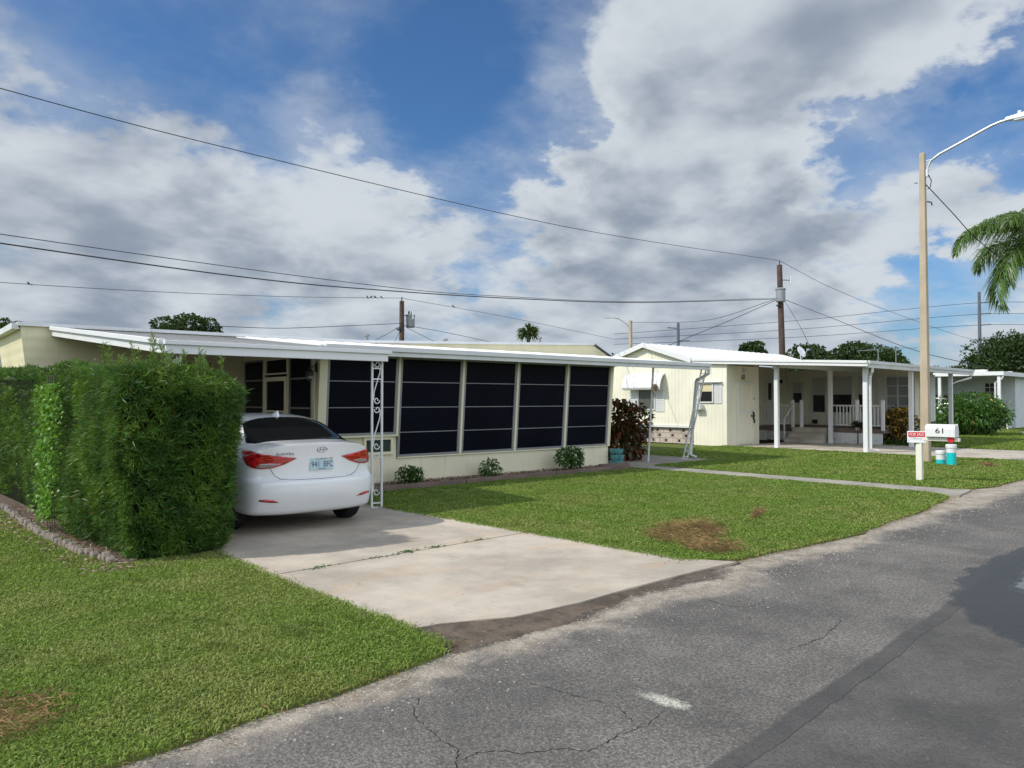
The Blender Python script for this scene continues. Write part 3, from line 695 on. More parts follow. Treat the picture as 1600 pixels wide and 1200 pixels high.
# weeds in the driveway joint
W_ = []
for cx, cy, k in ((5.04, 6.53, 34), (4.66, 6.54, 44), (4.40, 6.49, 8), (4.26, 6.51, 14), (3.70, 6.52, 14), (3.59, 6.48, 14), (5.52, 6.53, 9), (5.66, 6.53, 8)):
    for _ in range(k): W_.append((cx + random.gauss(0, .05), cy + random.gauss(0, .02)))
W_ = np.array(W_); n = len(W_); ang = rng.uniform(0, 2 * np.pi, n)
tag(leaves('weeds', np.column_stack([W_, np.full(n, .004)]), np.stack([np.cos(ang), np.sin(ang), rng.uniform(.2, .8, n)], 1), rng.uniform(.03, .06, n), .012, M['bush'], None, .2), kind='stuff')
# expansion joint of the driveway
mb = MB(); mb.box(3.14, 6.42, 6.515, 6.527, .0065, .008)
j = mb.build('driveway_joint', M['soil']); j['kind'] = 'structure'; j.rotation_euler = (0, 0, 0)

# ---------------------------------------------------------------- mobile home of the photo's foreground
O1 = (6.4, 12.27); T1 = R(-3.4)
def h1(x, y, z=0.0):
    c, s = math.cos(T1), math.sin(T1); return (O1[0] + x * c - y * s, O1[1] + x * s + y * c, z)
home = thing('mobile_home', 'cream mobile home with dark screened porch and grey ribbed carport roof', 'mobile home', (O1[0], O1[1], 0), T1)
YT = 3.5
prof = [(-3.60, .05), (11.41, .05), (11.41, 1.31), (11.86, 2.58), (12.02, 2.86), (11.08, 3.28), (7.0, 3.12), (3.1, 2.96), (-3.73, 2.94), (-3.64, 2.19)]
mb = MB(); mb.prism(prof, lambda a, b_, d: (a, d, b_), YT, YT + 3.3); mb.build('wall', M['cream_side'], home)
# roof edge trim following the bowed top
top = [(-3.78, 2.99), (3.1, 3.01), (7.0, 3.16), (11.12, 3.33)]
mb = MB()
for (a, za), (c_, zc) in zip(top, top[1:]):
    mb.hexa([(a, YT - .06, za - .05), (c_, YT - .06, zc - .05), (c_, YT + 3.36, zc - .05), (a, YT + 3.36, za - .05)],
            [(a, YT - .06, za + .015), (c_, YT - .06, zc + .015), (c_, YT + 3.36, zc + .015), (a, YT + 3.36, za + .015)])
mb.build('roof', M['roof_white'], home)
mb = MB(); mb.hexa([(11.13, YT - .03, 3.29), (12.07, YT - .03, 2.85), (12.07, YT + 3.36, 2.85), (11.13, YT + 3.36, 3.29)],
                   [(11.13, YT - .03, 3.34), (12.10, YT - .03, 2.89), (12.10, YT + 3.36, 2.89), (11.13, YT + 3.36, 3.34)])
mb.build('end_roof', M['roof_grey'], home)
for x, y, h_ in ((3.9, 4.6, .16), (9.7, 4.4, .22), (6.5, 4.8, .12)):
    mb = MB(); mb.lathe([(.05, 0), (.05, h_), (.075, h_), (.075, h_ + .04), (.02, h_ + .05)], (x, y, 3.08 + max(0, (x - 4) * .03)), 10); mb.build('vent_pipe', M['alu'], home, True)
# trailer windows: end wall and under the carport
def framed(x0, x1, z0, z1, y, parent, fm, gm, name='window', rails=(), fw_=.045, d=.05, mull=()):
    """window in a wall facing -y (local), frame proud of the wall, pane a sub-part"""
    mb = MB()
    mb.box(x0, x1, y - d, y, z1 - fw_, z1); mb.box(x0, x1, y - d, y, z0, z0 + fw_)
    mb.box(x0, x0 + fw_, y - d, y, z0 + fw_, z1 - fw_); mb.box(x1 - fw_, x1, y - d, y, z0 + fw_, z1 - fw_)
    for r in rails: mb.box(x0 + fw_, x1 - fw_, y - d * .8, y, r - .014, r + .014)
    for r in mull: mb.box(r - .014, r + .014, y - d * .85, y, z0 + fw_, z1 - fw_)
    f = mb.build(name, fm, parent)
    MB().box(x0 + fw_, x1 - fw_, y - d * .4, y - d * .2, z0 + fw_, z1 - fw_).build('pane', gm, f)
    return f
framed(-1.25, -.30, 1.35, 2.42, YT - .002, home, M['cream_trim'], M['glass_dark'], rails=(1.9,), fw_=.06)
mb = MB(); mb.box(-.22, .28, YT - .03, YT, .05, 2.85); mb.build('wall_panel', M['cream'], home)
# west end window (end wall faces -x)
def framed_x(y0, y1, z0, z1, x, parent, fm, gm, name='window', rails=(), fw_=.045, d=.05, mull=()):
    mb = MB()
    mb.box(x - d, x, y0, y1, z1 - fw_, z1); mb.box(x - d, x, y0, y1, z0, z0 + fw_)
    mb.box(x - d, x, y0, y0 + fw_, z0 + fw_, z1 - fw_); mb.box(x - d, x, y1 - fw_, y1, z0 + fw_, z1 - fw_)
    for r in rails: mb.box(x - d * .8, x, y0 + fw_, y1 - fw_, r - .014, r + .014)
    for r in mull: mb.box(x - d * .85, x, r - .014, r + .014, z0 + fw_, z1 - fw_)
    f = mb.build(name, fm, parent)
    MB().box(x - d * .4, x - d * .2, y0 + fw_, y1 - fw_, z0 + fw_, z1 - fw_).build('pane', gm, f)
    return f
framed_x(YT + .12, YT + 1.7, 1.1, 2.15, -3.66, home, M['white'], M['glass_pale'], rails=(1.6,), fw_=.07)
mb = MB(); mb.hexa([(-3.86, YT - .02, 2.88), (-3.735, YT - .02, 2.88), (-3.735, YT + 3.36, 2.88), (-3.86, YT + 3.36, 2.88)],
                   [(-3.86, YT - .02, 2.99), (-3.785, YT - .02, 2.99), (-3.785, YT + 3.36, 2.99), (-3.86, YT + 3.36, 2.99)]); mb.build('end_fascia', M['white'], home)

# roofs: one slope from the street side up to the trailer wall
def zr(y): return 2.55 + .097 * (y + .6)
CX0, CX1, CY = -3.0, .14, -2.8
mb = MB(); rb = MB()
def slab(x0, x1, y0, y1, t, lift=0, x0b=None):
    x0b = x0 if x0b is None else x0b
    mb.hexa([(x0, y0, zr(y0) - t + lift), (x1, y0, zr(y0) - t + lift), (x1, y1, zr(y1) - t + lift), (x0b, y1, zr(y1) - t + lift)],
            [(x0, y0, zr(y0) + lift), (x1, y0, zr(y0) + lift), (x1, y1, zr(y1) + lift), (x0b, y1, zr(y1) + lift)])
slab(CX0 + .03, CX1, CY + .03, YT, .07, -.015, -3.22)
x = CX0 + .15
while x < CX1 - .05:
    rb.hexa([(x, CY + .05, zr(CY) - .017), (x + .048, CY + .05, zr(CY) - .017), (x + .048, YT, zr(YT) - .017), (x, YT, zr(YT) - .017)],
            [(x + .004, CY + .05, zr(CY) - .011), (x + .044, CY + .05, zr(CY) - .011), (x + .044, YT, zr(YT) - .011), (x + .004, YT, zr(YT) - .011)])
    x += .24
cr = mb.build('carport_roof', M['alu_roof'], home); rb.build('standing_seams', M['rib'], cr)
mb = MB()
zf = zr(CY)
mb.box(CX0, CX1 + .05, CY - .07, CY + .03, zf - .055, zf - .004)          # upper lip
mb.box(CX0 + .02, CX1, CY - .035, CY + .028, zf - .165, zf - .055)         # face below it
y0, y1 = CY + .03, YT - .005
def rake(xa, xb, xa1, xb1, t0, t1):
    mb.hexa([(xa, y0, zr(y0) + t0), (xb, y0, zr(y0) + t0), (xb1, y1, zr(y1) + t0), (xa1, y1, zr(y1) + t0)],
            [(xa, y0, zr(y0) + t1), (xb, y0, zr(y0) + t1), (xb1, y1, zr(y1) + t1), (xa1, y1, zr(y1) + t1)])
rake(CX0 - .05, CX0 + .03, -3.29, -3.22, -.055, .014)
rake(CX0 - .01, CX0 + .03, -3.25, -3.22, -.165, -.055)
mb.build('carport_fascia', M['white_clean'], home, bevel=.006)
mb = MB(); EX = 11.22; slab(CX1 + .003, EX, -.58, YT, .09, .004)
for k in range(24):
    xx = CX1 + .2 + k * .46
    mb.hexa([(xx, -.5, zr(-.5) + .004), (xx + .03, -.5, zr(-.5) + .004), (xx + .03, YT, zr(YT) + .004), (xx, YT, zr(YT) + .004)],
            [(xx + .008, -.5, zr(-.5) + .02), (xx + .022, -.5, zr(-.5) + .02), (xx + .022, YT, zr(YT) + .02), (xx + .008, YT, zr(YT) + .02)])
mb.build('porch_roof', M['roof_white'], home)
mb = MB(); zp = zr(-.6)
mb.box(CX1 + .06, EX + .03, -.69, -.585, zp - .07, zp + .02); mb.box(CX1 + .06, EX + .01, -.65, -.59, zp - .155, zp - .07)
mb.build('porch_fascia', M['white'], home, bevel=.006)
mb = MB(); mb.box(CX1 + .06, 7.97, -.56, -.13, zp - .115, zp - .095); mb.build('soffit', M['white'], home)
mb = MB(); mb.tube([(EX, -.62, zp - .12), (EX, -.62, zp - .24), (EX - .04, -.45, zp - .34), (EX - .04, -.25, zp - .42)], .045, 8)
mb.tube([(EX - .04, -.25, zp - .42), (EX + .02, .0, .12), (EX + .10, -.14, .05)], .042, 8); mb.build('downspout', M['white'], home, True)

# screened porch
WX = .33
mb = MB(); mb.box(2.0, 7.97, 0, .12, .0, .475); mb.box(WX, 2.0, 0, .12, 0, .56); mb.box(WX, 1.28, 0, .12, .56, .90); mb.box(1.92, 2.0, 0, .12, .56, .90)
mb.box(7.87, 7.97, .12, YT - .03, 0, 2.52); mb.box(WX, WX + .1, .12, YT - .035, 0, .8)
mb.build('knee_wall', M['cream_stucco'], home)
def lean(z): return -.15 * (z - .48) / 1.95
def lbar(mb, x0, x1, z0, z1, d0, d1):
    """box following the outward lean of the screen wall"""
    mb.hexa([(x0, lean(z0) + d0, z0), (x1, lean(z0) + d0, z0), (x1, lean(z0) + d1, z0), (x0, lean(z0) + d1, z0)],
            [(x0, lean(z1) + d0, z1), (x1, lean(z1) + d0, z1), (x1, lean(z1) + d1, z1), (x0, lean(z1) + d1, z1)])
panels = [(.49, 1.955, .94), (2.01, 3.472, .50), (3.532, 4.938, .50), (4.998, 6.44, .50), (6.50, 7.90, .50)]
for x0, x1, z0 in panels:
    z1 = 2.43; f = .045; mb = MB()
    lbar(mb, x0, x0 + f, z0, z1, -.02, .04); lbar(mb, x1 - f, x1, z0, z1, -.02, .04)
    lbar(mb, x0 + f, x1 - f, z0, z0 + f, -.02, .04); lbar(mb, x0 + f, x1 - f, z1 - f, z1, -.02, .04)
    nr = 3 if z0 < .6 else 2
    for k in range(1, nr + 1):
        zz = 2.43 - .485 * k; lbar(mb, x0 + f, x1 - f, zz - .0075, zz + .0075, -.012, .03)
    w = mb.build('screen_window', M['alu'], home)
    mb = MB(); lbar(mb, x0 + f, x1 - f, z0 + f, z1 - f, .008, .02); mb.build('screen', M['screen'], w)
for x0, x1, zb in ((WX, .487, .90), (1.958, 2.007, .90), (3.475, 3.529, .476), (4.941, 4.995, .476), (6.443, 6.497, .476), (7.903, 8.0, .476)):
    mb = MB(); lbar(mb, x0, x1, zb, 2.47, -.035, .06); mb.build('window_mullion', M['cream_trim'], home, bevel=.005)
mb = MB(); lbar(mb, WX + .17, 1.955, .905, .939, -.05, .05); mb.build('window_sill', M['cream_trim'], home)
mb = MB(); mb.box(2.012, 7.87, -.035, .05, .4755, .4985); mb.build('window_sill', M['cream_trim'], home, bevel=.004)
framed(1.28, 1.92, .56, .90, .03, home, M['cream_trim'], plain('greenish_glass', (.03, .045, .035), .1), fw_=.055, d=.07)
# side of the porch under the carport: screens, door, lantern
mb = MB(); z1 = 2.42
for a, c_ in ((.002, .11), (1.10, 1.17), (2.26, 2.34), (3.40, 3.48)): mb.box(WX - .03, WX + .05, a, c_, .8, z1)
mb.box(WX - .03, WX + .05, .002, 3.48, z1, 2.60)
mb.build('door_frame', M['cream_trim'], home)
for a, c_ in ((.115, 1.095), (2.345, 3.395)):
    w = framed_x(a, c_, .805, 2.415, WX + .02, home, M['alu'], M['screen'], 'screen_window', rails=(1.45, 2.0), fw_=.035)
dr = MB(); dr.box(WX - .045, WX, 1.18, 1.28, .05, 2.05); dr.box(WX - .045, WX, 2.15, 2.25, .05, 2.05); dr.box(WX - .045, WX, 1.28, 2.15, 1.97, 2.05)
dr.box(WX - .045, WX, 1.28, 2.15, .05, .30); dr.box(WX - .04, WX, 1.28, 2.15, 1.36, 1.395)
dr = dr.build('door', M['cream_trim'], home); MB().box(WX - .025, WX - .012, 1.28, 2.15, .30, 1.97).build('screen', M['screen'], dr)
MB().box(WX - .075, WX - .045, 2.18, 2.22, 1.02, 1.12).build('handle', M['black'], dr)
framed_x(1.18, 2.25, 2.10, 2.415, WX + .02, home, M['cream_trim'], M['screen'], 'screen_window', fw_=.03)
ln = MB(); ln.lathe([(.02, .0), (.055, .03), (.075, .16), (.085, .17), (.03, .235), (.012, .25)], (WX - .13, -.02, 1.93), 6)
ln.bar((WX - .13, -.02, 2.16), (WX - .01, -.02, 2.22), .018); ln.box(WX - .02, WX - .001, -.06, .02, 2.10, 2.26)
ln = ln.build('wall_lantern', M['black'], home); MB().lathe([(.058, .045), (.072, .145)], (WX - .13, -.02, 1.93), 6).build('lamp_glass', M['glass_pale'], ln)
MB().box(7.965, 7.995, -.0, .03, 1.98, 2.06).build('wall_hook', M['black'], home)

# posts
def scroll(mb, p0, ax, z0, flip, r=.05, rot=1):
    """wrought iron S scroll between two bars; ax = unit vector across the post"""
    pts = []
    for k in range(15):
        t = k / 14; th = 3.6 * math.pi * t / 1.6; rr = r * (1 - .75 * t)
        pts.append((math.cos(th) * rr * flip, math.sin(th) * rr * rot + z0))
    P3 = [(p0[0] + ax[0] * a, p0[1] + ax[1] * a, b_) for a, b_ in pts]
    mb.tube(P3, .009, 6)
def iron_post(x, y, ztop, lean_y=0.0, w=.15, ax=(.97, -.24)):
    mb = MB()
    def P(a, z): return (x + ax[0] * a, y + ax[1] * a + lean_y * z / ztop, z)
    for s_ in (-1, 1): mb.bar(P(s_ * w / 2, .0), P(s_ * w / 2, ztop), .027)
    for z in (ztop - .10, ztop - .26, .07): mb.bar(P(-w / 2 + .012, z), P(w / 2 - .012, z), .02)
    z = .18
    while z < ztop - .45:
        # two opposed curls joined by a slanting stem
        for (zc, fl) in ((z + .055, -1), (z + .60, 1)):
            pts = []
            for k in range(16):
                t = k / 15; th = t * 2.1 * math.pi + (0 if fl < 0 else math.pi); rr = .050 * (1 - .7 * t)
                pts.append(P(math.cos(th) * rr * .95 + fl * .004, zc + math.sin(th) * rr * 1.15 * fl))
            mb.tube(pts, .0085, 6)
        mb.tube([P(-.052, z + .06), P(-.045, z + .18), P(0, z + .33), P(.045, z + .48), P(.052, z + .59)], .0085, 6)
        z += .68
    mb.box(x - .09, x + .09, y - .05, y + .05, 0.0, .012)
    return mb.build('iron_post', M['iron'], home, True)
iron_post(.03, -2.70, zr(CY) - .165)
iron_post(-2.85, -2.70, zr(CY) - .165)
iron_post(11.12, .09, zp - .15, -.62)
MB().bar((9.56, .07, .01), (9.12, -.47, zp - .13), .045, .045).build('support_pole', M['white'], home)
# round disc hung on the thin pole
mb = MB(); dsc = thing('round_plaque', 'small round tan disc fixed to the thin white pole of the patio roof', 'plaque', h1(9.235, -.40, 1.89), T1)
mb.prism([(.115 * math.cos(t), .115 * math.sin(t)) for t in [2 * math.pi * k / 24 for k in range(24)]], lambda a, b_, d: (a, d, b_), -.04, -.02); mb.build('face', M['tan'], dsc)
mb = MB(); mb.prism([(.075 * math.cos(t), .075 * math.sin(t)) for t in [2 * math.pi * k / 24 for k in range(24)]], lambda a, b_, d: (a, d, b_), -.048, -.0405); mb.build('inner_ring', M['timber'], dsc)

# garden bed along the porch
bed = [h1(.55, -1.0), h1(7.62, -.88), h1(7.62, -.01), h1(.55, -.01)]
sheet('garden_bed', [(p[0], p[1]) for p in bed], .02, M['soil'], .03)
tb = thing('timber_edging', 'weathered grey brown timber border between lawn and porch planting bed', 'edging', h1(0, 0), T1)
for a, c_ in (((.52, -1.03), (2.9, -1.00)), ((2.92, -1.0), (5.3, -.95)), ((5.32, -.955), (7.7, -.88)), ((7.30, -.35), (8.2, -.42))):
    mb = MB(); mb.bar((a[0], a[1], .045), (c_[0], c_[1], .045), .11, .10); mb.build('timber', M['timber'], tb, bevel=.012)
n = 3000; lx = rng.uniform(.6, 7.6, n); ly = rng.uniform(-.92, -.03, n)
Pm = np.array([h1(a, b_, .022) for a, b_ in zip(lx, ly)]); ang = rng.uniform(0, 6.28, n)
tag(leaves('mulch', Pm + np.array([0, 0, 1]) * rng.uniform(0, .02, (n, 1)), np.stack([np.cos(ang), np.sin(ang), rng.uniform(-.1, .4, n)], 1), rng.uniform(.03, .07, n), rng.uniform(.015, .03, n), M['mulch'], None, .05), kind='stuff')

# ---------------------------------------------------------------- plants
def bush(name, label, cat, loc, rx, ry, h, n, L, W, mat, up=.3, stems=6, group=None, zlow=.12, lump=5, parts=('foliage', 'stem')):
    o = thing(name, label, cat, loc, 0, group)
    # lumpy crown: leaves sit around several sub-centres
    C = sph(lump) * np.array([rx, ry, h * .42]) * .55 + np.array([0, 0, h * .55]); C[:, 2] = np.clip(C[:, 2], h * .25, h * .8)
    idx = rng.integers(0, lump, n); d = sph(n); rr = rng.uniform(.45, 1.0, n)[:, None] ** .6
    Pp = C[idx] + d * rr * np.array([rx * .62, ry * .62, h * .36])
    Pp[:, 2] = np.clip(Pp[:, 2], h * zlow * rng.uniform(.3, 1, n), h * 1.05)
    D = d + np.array([0, 0, up]) + rng.normal(0, .45, (n, 3))
    leaves(parts[0], Pp, D, L * rng.uniform(.6, 1.25, n), W * rng.uniform(.7, 1.2, n), mat, o, .35, .18)
    mb = MB()
    for k in range(stems):
        c = C[k % lump]; mb.tube([(random.gauss(0, rx * .12), random.gauss(0, ry * .12), 0), (c[0] * .5, c[1] * .5, c[2] * .55), tuple(c)], [.014 * (1 + h * .3), .010, .005], 5)
    mb.build(parts[1], M['bark'], o)
    return o
def W1(x, y): p = h1(x, y); return (p[0], p[1], .0)
bush('shrub', 'low rounded dark green shrub in the bed beside the white iron post', 'shrub', W1(2.05, -.42), .24, .20, .32, 520, .085, .040, M['bush'])
bush('shrub', 'loose young shrub with drooping hand shaped leaves in middle of bed', 'shrub', W1(4.0, -.45), .27, .20, .40, 240, .13, .035, M['bush'], up=-.1, zlow=.3)
bush('shrub', 'largest bushy green shrub at far end of the porch bed', 'shrub', W1(6.25, -.42), .36, .26, .50, 700, .10, .045, M['bush'])

pl = thing('stacked_planter', 'stack of three teal pots at corner of the cream porch', 'planter', W1(8.13, -.14), T1)
for k in range(3):
    mb = MB(); z = .135 * k + .012
    for j in range(3):
        t = 2 * math.pi * j / 3 + k * 1.05
        mb.lathe([(.07, 0), (.105, .05), (.115, .125), (.10, .125), (.095, .10)], (.075 * math.cos(t), .075 * math.sin(t), z), 14)
    mb.lathe([(.10, .0), (.11, .12)], (0, 0, z + .002), 12)
    mb.build('pot', M['teal'], pl, True)
bush('croton_shrub', 'dark red leafed shrub behind the teal stacked planter', 'shrub', W1(9.38, .90), .88, .70, 1.45, 1900, .19, .085, M['croton_dark'], up=.4, stems=8)

# podocarpus hedge: whorls of narrow leaves over a clipped block
def hedge():
    HX0, HX1, HY0, HY1, HZ = 2.30, 3.44, 7.88, 16.5, 1.91
    o = thing('hedge', 'tall clipped dark green hedge with feathery narrow leaves beside the driveway', 'hedge', ((HX0 + HX1) / 2, HY0, 0))
    ox, oy = (HX0 + HX1) / 2, HY0
    pts, nor = [], []
    def add(n, fx):
        u, v = rng.random(n), rng.random(n); p, q = fx(u, v); pts.append(p); nor.append(q)
    def bulge(p): return .05 * np.sin(p[:, 1] * 2.1 + p[:, 2] * 1.7) + .05 * np.sin(p[:, 0] * 4 + p[:, 2] * 3.1 + p[:, 1])
    one = lambda u, c: np.full(len(u), c)
    A_ = 580
    add(int(A_ * 4.3 * HZ), lambda u, v: (np.stack([one(u, HX0), HY0 + u * 4.3, .05 + v * (HZ - .05)], 1), np.tile([-1.0, 0, .1], (len(u), 1))))
    add(int(A_ * .5 * 4.3 * HZ), lambda u, v: (np.stack([one(u, HX0), HY0 + 4.3 + u * 4.3, .05 + v * (HZ - .05)], 1), np.tile([-1.0, 0, .1], (len(u), 1))))
    add(int(A_ * 1.25 * 1.12 * HZ), lambda u, v: (np.stack([HX0 + u * (HX1 - HX0), one(u, HY0), .03 + v * (HZ - .03)], 1), np.tile([0, -1.0, .1], (len(u), 1))))
    add(int(A_ * 4 * HZ * .6), lambda u, v: (np.stack([one(u, HX1), HY0 + u * 4, .05 + v * (HZ - .05)], 1), np.tile([1.0, 0, .1], (len(u), 1))))
    add(int(A_ * 8.6 * 1.1 * .55), lambda u, v: (np.stack([HX0 + u * (HX1 - HX0), HY0 + v * 8.6, one(u, HZ)], 1), np.tile([0, 0, 1.0], (len(u), 1))))
    Pn = np.concatenate(pts); Nn = np.concatenate(nor)
    Pn[:, 2] *= 1 + .012 * (Pn[:, 1] - HY0) - .075 * np.clip((Pn[:, 0] - HX0 - .35) / .8, 0, 1)
    Pn[:, 0] += .16 * np.clip((Pn[:, 1] - 10.2) / .15, 0, 1) * (Pn[:, 0] < HX0 + .3)
    # rounded corners and slightly ragged surface; the base draws in
    cx = (HX0 + HX1) / 2
    b = bulge(Pn)[:, None]; Pn = Pn + Nn * (b * .8 + rng.normal(0, .020, (len(Pn), 1)))
    e = np.clip((np.abs(Pn[:, 0] - cx) - .40) / .2, 0, 1) * np.clip((HY0 + .22 - Pn[:, 1]) / .22, 0, 1)
    Pn[:, 1] += .10 * e
    zt = np.clip((Pn[:, 2] - 1.70) / .25, 0, 1) ** 2
    Pn[:, 1] += zt * .12 * (Pn[:, 1] < HY0 + .2); Pn[:, 0] += zt * .10 * np.sign(cx - Pn[:, 0]) * (np.abs(Pn[:, 0] - cx) > .4)
    zb = np.clip(1 - Pn[:, 2] / .5, 0, 1) ** 2
    Pn[:, 0] += zb * .22 * (cx - Pn[:, 0]) * 1.0; Pn[:, 1] += zb * .10 * (Pn[:, 1] < HY0 + .25)
    # every whorl is a star of stiff narrow leaves round its own axis
    k = 12; n = len(Pn)
    ax_ = unit(Nn * .9 + rng.normal(0, .38, Nn.shape) + np.array([0, 0, .45]))
    t1 = unit(np.cross(ax_, rng.normal(size=ax_.shape))); t2 = np.cross(ax_, t1)
    AX, T1_, T2_ = (np.repeat(q, k, 0) for q in (ax_, t1, t2))
    ph = np.tile(np.arange(k) * 2.4, n) + rng.normal(0, .25, n * k); th = rng.uniform(R(18), R(72), n * k)
    D = AX * np.cos(th)[:, None] + (T1_ * np.cos(ph)[:, None] + T2_ * np.sin(ph)[:, None]) * np.sin(th)[:, None]
    base = np.repeat(Pn - ax_ * .05, k, 0) + AX * rng.uniform(0, .035, (n * k, 1))
    base[:, 0] -= ox; base[:, 1] -= oy
    leaves('foliage', base, D, rng.uniform(.060, .115, n * k), rng.uniform(.0075, .0115, n * k), M['hedge'], o, .06, .05)
    # shaded inner mass of twigs
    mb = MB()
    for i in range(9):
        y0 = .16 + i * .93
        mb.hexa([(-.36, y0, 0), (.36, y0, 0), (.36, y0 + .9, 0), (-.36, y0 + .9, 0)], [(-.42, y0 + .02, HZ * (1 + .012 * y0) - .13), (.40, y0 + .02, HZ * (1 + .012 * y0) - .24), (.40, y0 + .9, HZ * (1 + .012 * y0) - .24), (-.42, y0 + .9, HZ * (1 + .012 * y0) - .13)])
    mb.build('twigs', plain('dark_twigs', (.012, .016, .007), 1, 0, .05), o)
    # untrimmed new shoots on top
    P2, D2 = [], []; st = MB()
    spots = [(2.62, 8.15, .30), (2.68, 8.22, .36), (2.55, 8.3, .28), (2.75, 8.1, .24), (2.9, 8.1, .18), (3.05, 8.0, .20), (3.12, 8.05, .16), (2.45, 8.9, .24), (2.5, 9.4, .2), (2.42, 9.0, .30), (2.6, 8.6, .22), (3.3, 8.02, .12), (2.85, 8.4, .2), (2.4, 8.2, .12), (3.2, 8.3, .14), (2.5, 10.6, .12), (2.6, 11.2, .15), (2.95, 8.8, .2), (2.7, 9.4, .18), (3.0, 7.98, .1)] + [(random.uniform(2.4, 3.3), random.uniform(7.95, 8.5), random.uniform(.03, .10)) for _ in range(24)] + [(random.uniform(2.4, 3.2), random.uniform(8.5, 12), random.uniform(.05, .16)) for _ in range(30)]
    for sx, sy, sh in spots:
        tip = np.array([sx + random.gauss(0, .05) - ox, sy + random.gauss(0, .04) - oy, HZ + sh]); bs = np.array([sx - ox, sy - oy, HZ - .1])
        st.tube([tuple(bs), tuple(tip)], [.005, .002], 4)
        for j in range(int(26 + sh * 220)):
            t_ = random.random(); P2.append(bs + (tip - bs) * t_); d = sph(1)[0]; D2.append(d * .8 + np.array([0, 0, .9]))
    leaves('new_shoot', np.array(P2), np.array(D2), rng.uniform(.05, .10, len(P2)), .009, M['sprig'], o, .1, .1)
    st.build('shoot_stems', M['bark'], o)['kind'] = 'stuff'
    return o
hedge()
# creeper hanging on the hedge's west face
n = 1500; yy = rng.normal(10.35, .22, n); zz = rng.uniform(.12, 1.98, n) ** .85; yy += (1.98 - zz) * .10
vn = thing('climbing_vine', 'bright light green creeper trailing down the west face of the hedge', 'vine', (2.27, 10.4, 0))
leaves('foliage', np.stack([rng.normal(-.08, .035, n), yy - 10.4, zz], 1), np.stack([-np.ones(n), rng.normal(0, .8, n), rng.normal(-.2, .6, n)], 1), rng.uniform(.035, .06, n), rng.uniform(.03, .045, n), M['vine'], vn, .3)
mb = MB()
for k in range(4): mb.tube([(-.05, -.2 + k * .12, 0), (-.07, -.15 + k * .1, .8), (-.08, -.2 + k * .1, 1.9)], .006, 5)
mb.build('stem', M['bark'], vn)
sheet('hedge_bed', [(2.02, 7.75), (2.35, 7.55), (3.2, 7.62), (3.3, 8.4), (3.3, 16), (2.05, 16)], .012, M['soil'], .03, jit=.02)
n = 900; tag(leaves('leaf_litter', np.stack([rng.uniform(1.85, 2.45, n), rng.uniform(7.6, 13.5, n), rng.uniform(.012, .04, n)], 1), np.stack([rng.normal(size=n), rng.normal(size=n), rng.uniform(-.1, .3, n)], 1), rng.uniform(.04, .09, n), .012, M['mulch'], None, .05), kind='stuff')
# concrete edging stones in a row
proto = None
y = 8.10
k = 0
while y < 13.2:
    if proto is None:
        mb = MB(); w, d, h_ = .105, .075, .135
        pr = [(-w / 2, 0), (w / 2, 0), (w / 2, h_ * .8), (w * .25, h_), (-w * .25, h_), (-w / 2, h_ * .8)]
        mb.prism(pr, lambda a, b_, dd: (dd, a, b_), -d / 2, d / 2); proto = mb.build('edging_stone', M['brick_edge'], bevel=.012); e = proto
        tag(e, 'grey scalloped concrete edging stone in the row at the foot of the hedge', 'edging stone', 'edging stones along the hedge')
    else:
        e = proto.copy(); COL.objects.link(e)
    e.location = (2.17 - .06 * math.sin((y - 8.1) * .7) + random.gauss(0, .008) + (.10 * max(0, 1 - (y - 8.1) / .6)), y, -.055 + random.gauss(0, .014)); e.rotation_euler = (random.gauss(0, .04), random.gauss(0, .06), random.gauss(0, .12))
    y += .118 + random.random() * .012

